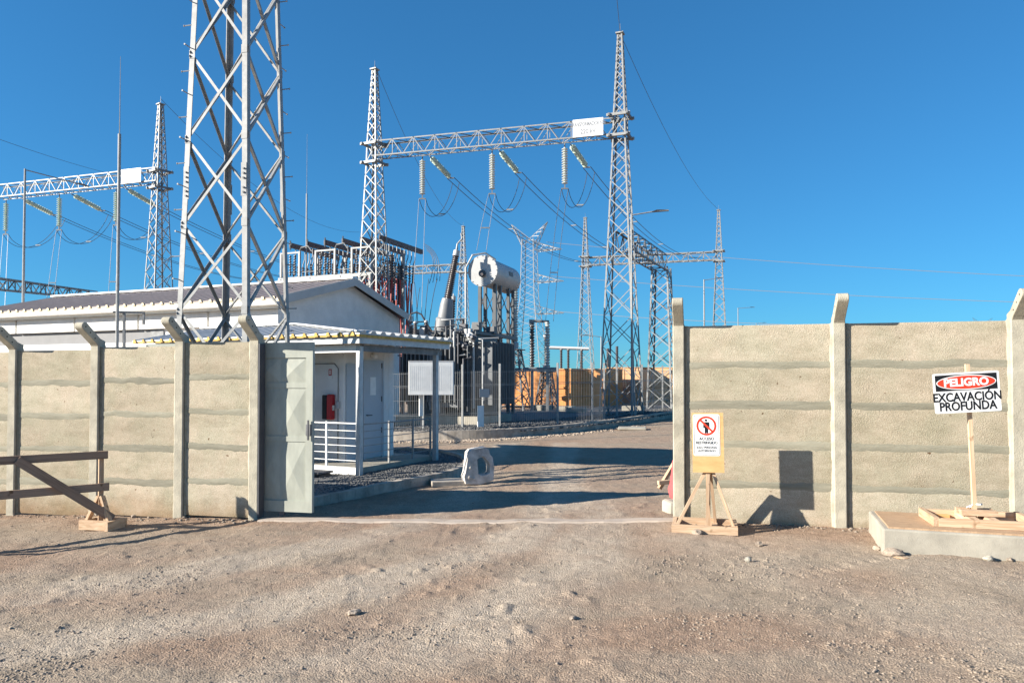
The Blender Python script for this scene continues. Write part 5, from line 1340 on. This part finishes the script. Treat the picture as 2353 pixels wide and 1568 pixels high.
hb = sh*.40; iw = sw*.93
sheet('black_field', [(-iw/2, sh/2-.02-hb), (iw/2, sh/2-.02-hb), (iw/2, sh/2-.02), (-iw/2, sh/2-.02)], .0004, .0012, M_['signk'], ep, eM)
ey_ = sh/2-.02-hb/2
sheet('white_oval', circ(0, ey_, iw*.485, 48, hb*.46/(iw*.485)), .0016, .0022, M_['signw'], ep, eM)
sheet('red_oval', circ(0, ey_, iw*.468, 48, hb*.405/(iw*.468)), .0026, .0032, M_['signr'], ep, eM)
stext('PELIGRO', .112, M_['signw'], 0, ey_-.002, .0045, 1.0, eM, ep, .0040)
stext('EXCAVACIÓN', .128, M_['signk'], 0, -sh*.115, .0034, .82, eM, ep, .0012)
stext('PROFUNDA', .128, M_['signk'], 0, -sh*.345, .0034, .82, eM, ep, .0012)

# ================================================================ plastic barriers
def barrier(label, base, right, sc, m):
    out = [(-.27, 0), (-.30, .14), (-.27, .22), (-.235, .46), (-.225, .58), (-.17, .64), (.12, .68), (.185, .64), (.20, .55), (.26, .48), (.29, .28), (.275, .05), (.03, -.02)]
    hol = [(-.03, .20), (-.02, .21), (-.045, .44), (-.03, .47), (.06, .50), (.09, .49), (.19, .38), (.205, .30), (.20, .20), (.15, .16), (.05, .15), (.0, .17), (-.02, .185)]
    t = thing('plastic_barrier', label, 'barrier', frame(base, right) @ Matrix.Diagonal((1, 1, 1, 1)))
    bm = bmesh.new(); ed = []
    for lp in (out, hol):
        vs = [bm.verts.new((x*sc, y*sc, 0)) for x, y in lp]; ed += [bm.edges.new((vs[i_], vs[(i_+1) % len(vs)])) for i_ in range(len(vs))]
    bmesh.ops.triangle_fill(bm, edges=ed, use_beauty=True)
    g = bmesh.ops.extrude_face_region(bm, geom=bm.faces[:]); bmesh.ops.translate(bm, verts=[v for v in g['geom'] if isinstance(v, bmesh.types.BMVert)], vec=(0, 0, -.24*sc))
    bmesh.ops.recalc_face_normals(bm, faces=bm.faces)
    me = bpy.data.meshes.new('body'); bm.to_mesh(me); bm.free(); me.materials.append(m); o = obj('body', me, t, W[t.name])
    o.modifiers.new('w', 'WELD').merge_threshold = .001
    b = o.modifiers.new('bevel', 'BEVEL'); b.width = .02*sc; b.segments = 2; b.limit_method = 'ANGLE'; b.angle_limit = rad(40)
    for p in me.polygons: p.use_smooth = True
    me.set_sharp_from_angle(angle=rad(60))
    for (x, y, rr) in ((-.17, .30, .05), (-.19, .12, .06), (-.11, .10, .045)): MB().lathe([(0, rr*.6), (.012, rr*.55), (.02, rr*.2)], W[t.name] @ Vector((x*sc, y*sc, -.002)), W[t.name] @ Vector((x*sc, y*sc, 1)), 14).build('moulded_boss', m, t, smooth=True)
    return t
bp = gnd(1106, 1114); barrier('white moulded plastic barrier with a hole standing by the kerb', bp + Vector((-.04, .08, .02)), Vector((.95, .31, 0)), .97, M_['plast'])
rb = R0 + Vector((.075, .75, 0)); barrier('faded red plastic barrier half hidden behind the right wall', G(rb.x+.26, rb.y, .16), Vector((.98, .1, 0)), .9, M_['redpl'])
tag(MB().box((-.1, -.15, -.05), (.45, .2, .17), yaw(G(rb.x-.02, rb.y-.1), 10)).build('concrete_lump', M_['plinth'], None, bevel=.05), 'pale concrete lump under the red barrier', 'concrete lump')
cl = gnd(1040, 1112); tag(MB().box((-.4, -.2, -.02), (.42, .25, .085), yaw(cl, 12)).build('concrete_slab', M_['kerb'], None, bevel=.01), 'broken concrete slab lying beside the white barrier', 'slab')
tim = thing('timber_trestle', 'pine timber offcut leaning behind the gate end of the right wall', 'timber', G(rb.x+.1, rb.y+1.0))
bar('leg', G(rb.x-.03, rb.y+.8, .2), G(rb.x+.35, rb.y+.95, .75), .06, .05, M_['pine'], tim); bar('foot', G(rb.x-.06, rb.y+.72, .30), G(rb.x+.5, rb.y+.85, .32), .07, .06, M_['pine'], tim)

# ================================================================ single rocks
def rock(label, u, v, s, sx=1.0, sz=.7, m=M_['rock']):
    p = gnd(u, v); r = np.random.default_rng(int(u*7+v)); bm = bmesh.new(); bmesh.ops.create_icosphere(bm, subdivisions=2, radius=s)
    for vv in bm.verts:
        k = 1 + .45*(r.random()-.5); vv.co = Vector((vv.co.x*k*sx, vv.co.y*k, vv.co.z*k*sz))
    me = bpy.data.meshes.new('rock'); bm.to_mesh(me); bm.free(); me.materials.append(m)
    o = obj('rock', me, None, Matrix.Translation((p.x, p.y, float(hgt(p.x, p.y)) + s*sz*.55)) @ Matrix.Rotation(r.random()*6, 4, 'Z')); return tag(o, label, 'rock')
rock('brown rock at the front left foot of the concrete block', 2052, 1277, .075, 1.3)
rock('small stone left of the concrete block in the soil', 2014, 1262, .04)
rock('pale pointed stone on the open yard before the right wall', 1718, 1290, .035, .7, 1.1, M_['plinth'])
rock('rounded stone on the yard near the sign stand', 1744, 1250, .045)
rock('stone resting at the front of the sign stand base', 1600, 1226, .055, 1.2, .7)
rock('pale round stone before the concrete block', 2270, 1287, .045, 1.2, .7, M_['plinth'])
rock('small stone lying right before the concrete block', 2320, 1287, .03)
rock('flat pale stone far left on the open yard', 1630/1.488+220, 1412, .03, 1.5, .5)
rock('dark clod left of the centre foreground', 812, 1402, .04, 1.6, .6)
rock('stone at the foot of the left wall near the gate', 503, 1184, .06, 1.2)
rock('dark stone at the foot of the left wall behind the barricade', 437, 1186, .07, 1.5, .6)
rock('dark stone lying at the foot of the wall between panels', 308, 1186, .04)
rock('stone wedged at the foot of the middle right wall post', 1942, 1192, .05, .8, 1.0)
rock('wood chip like stone under the concrete block corner', 2068, 1284, .035, 2.0, .4, M_['pine'])
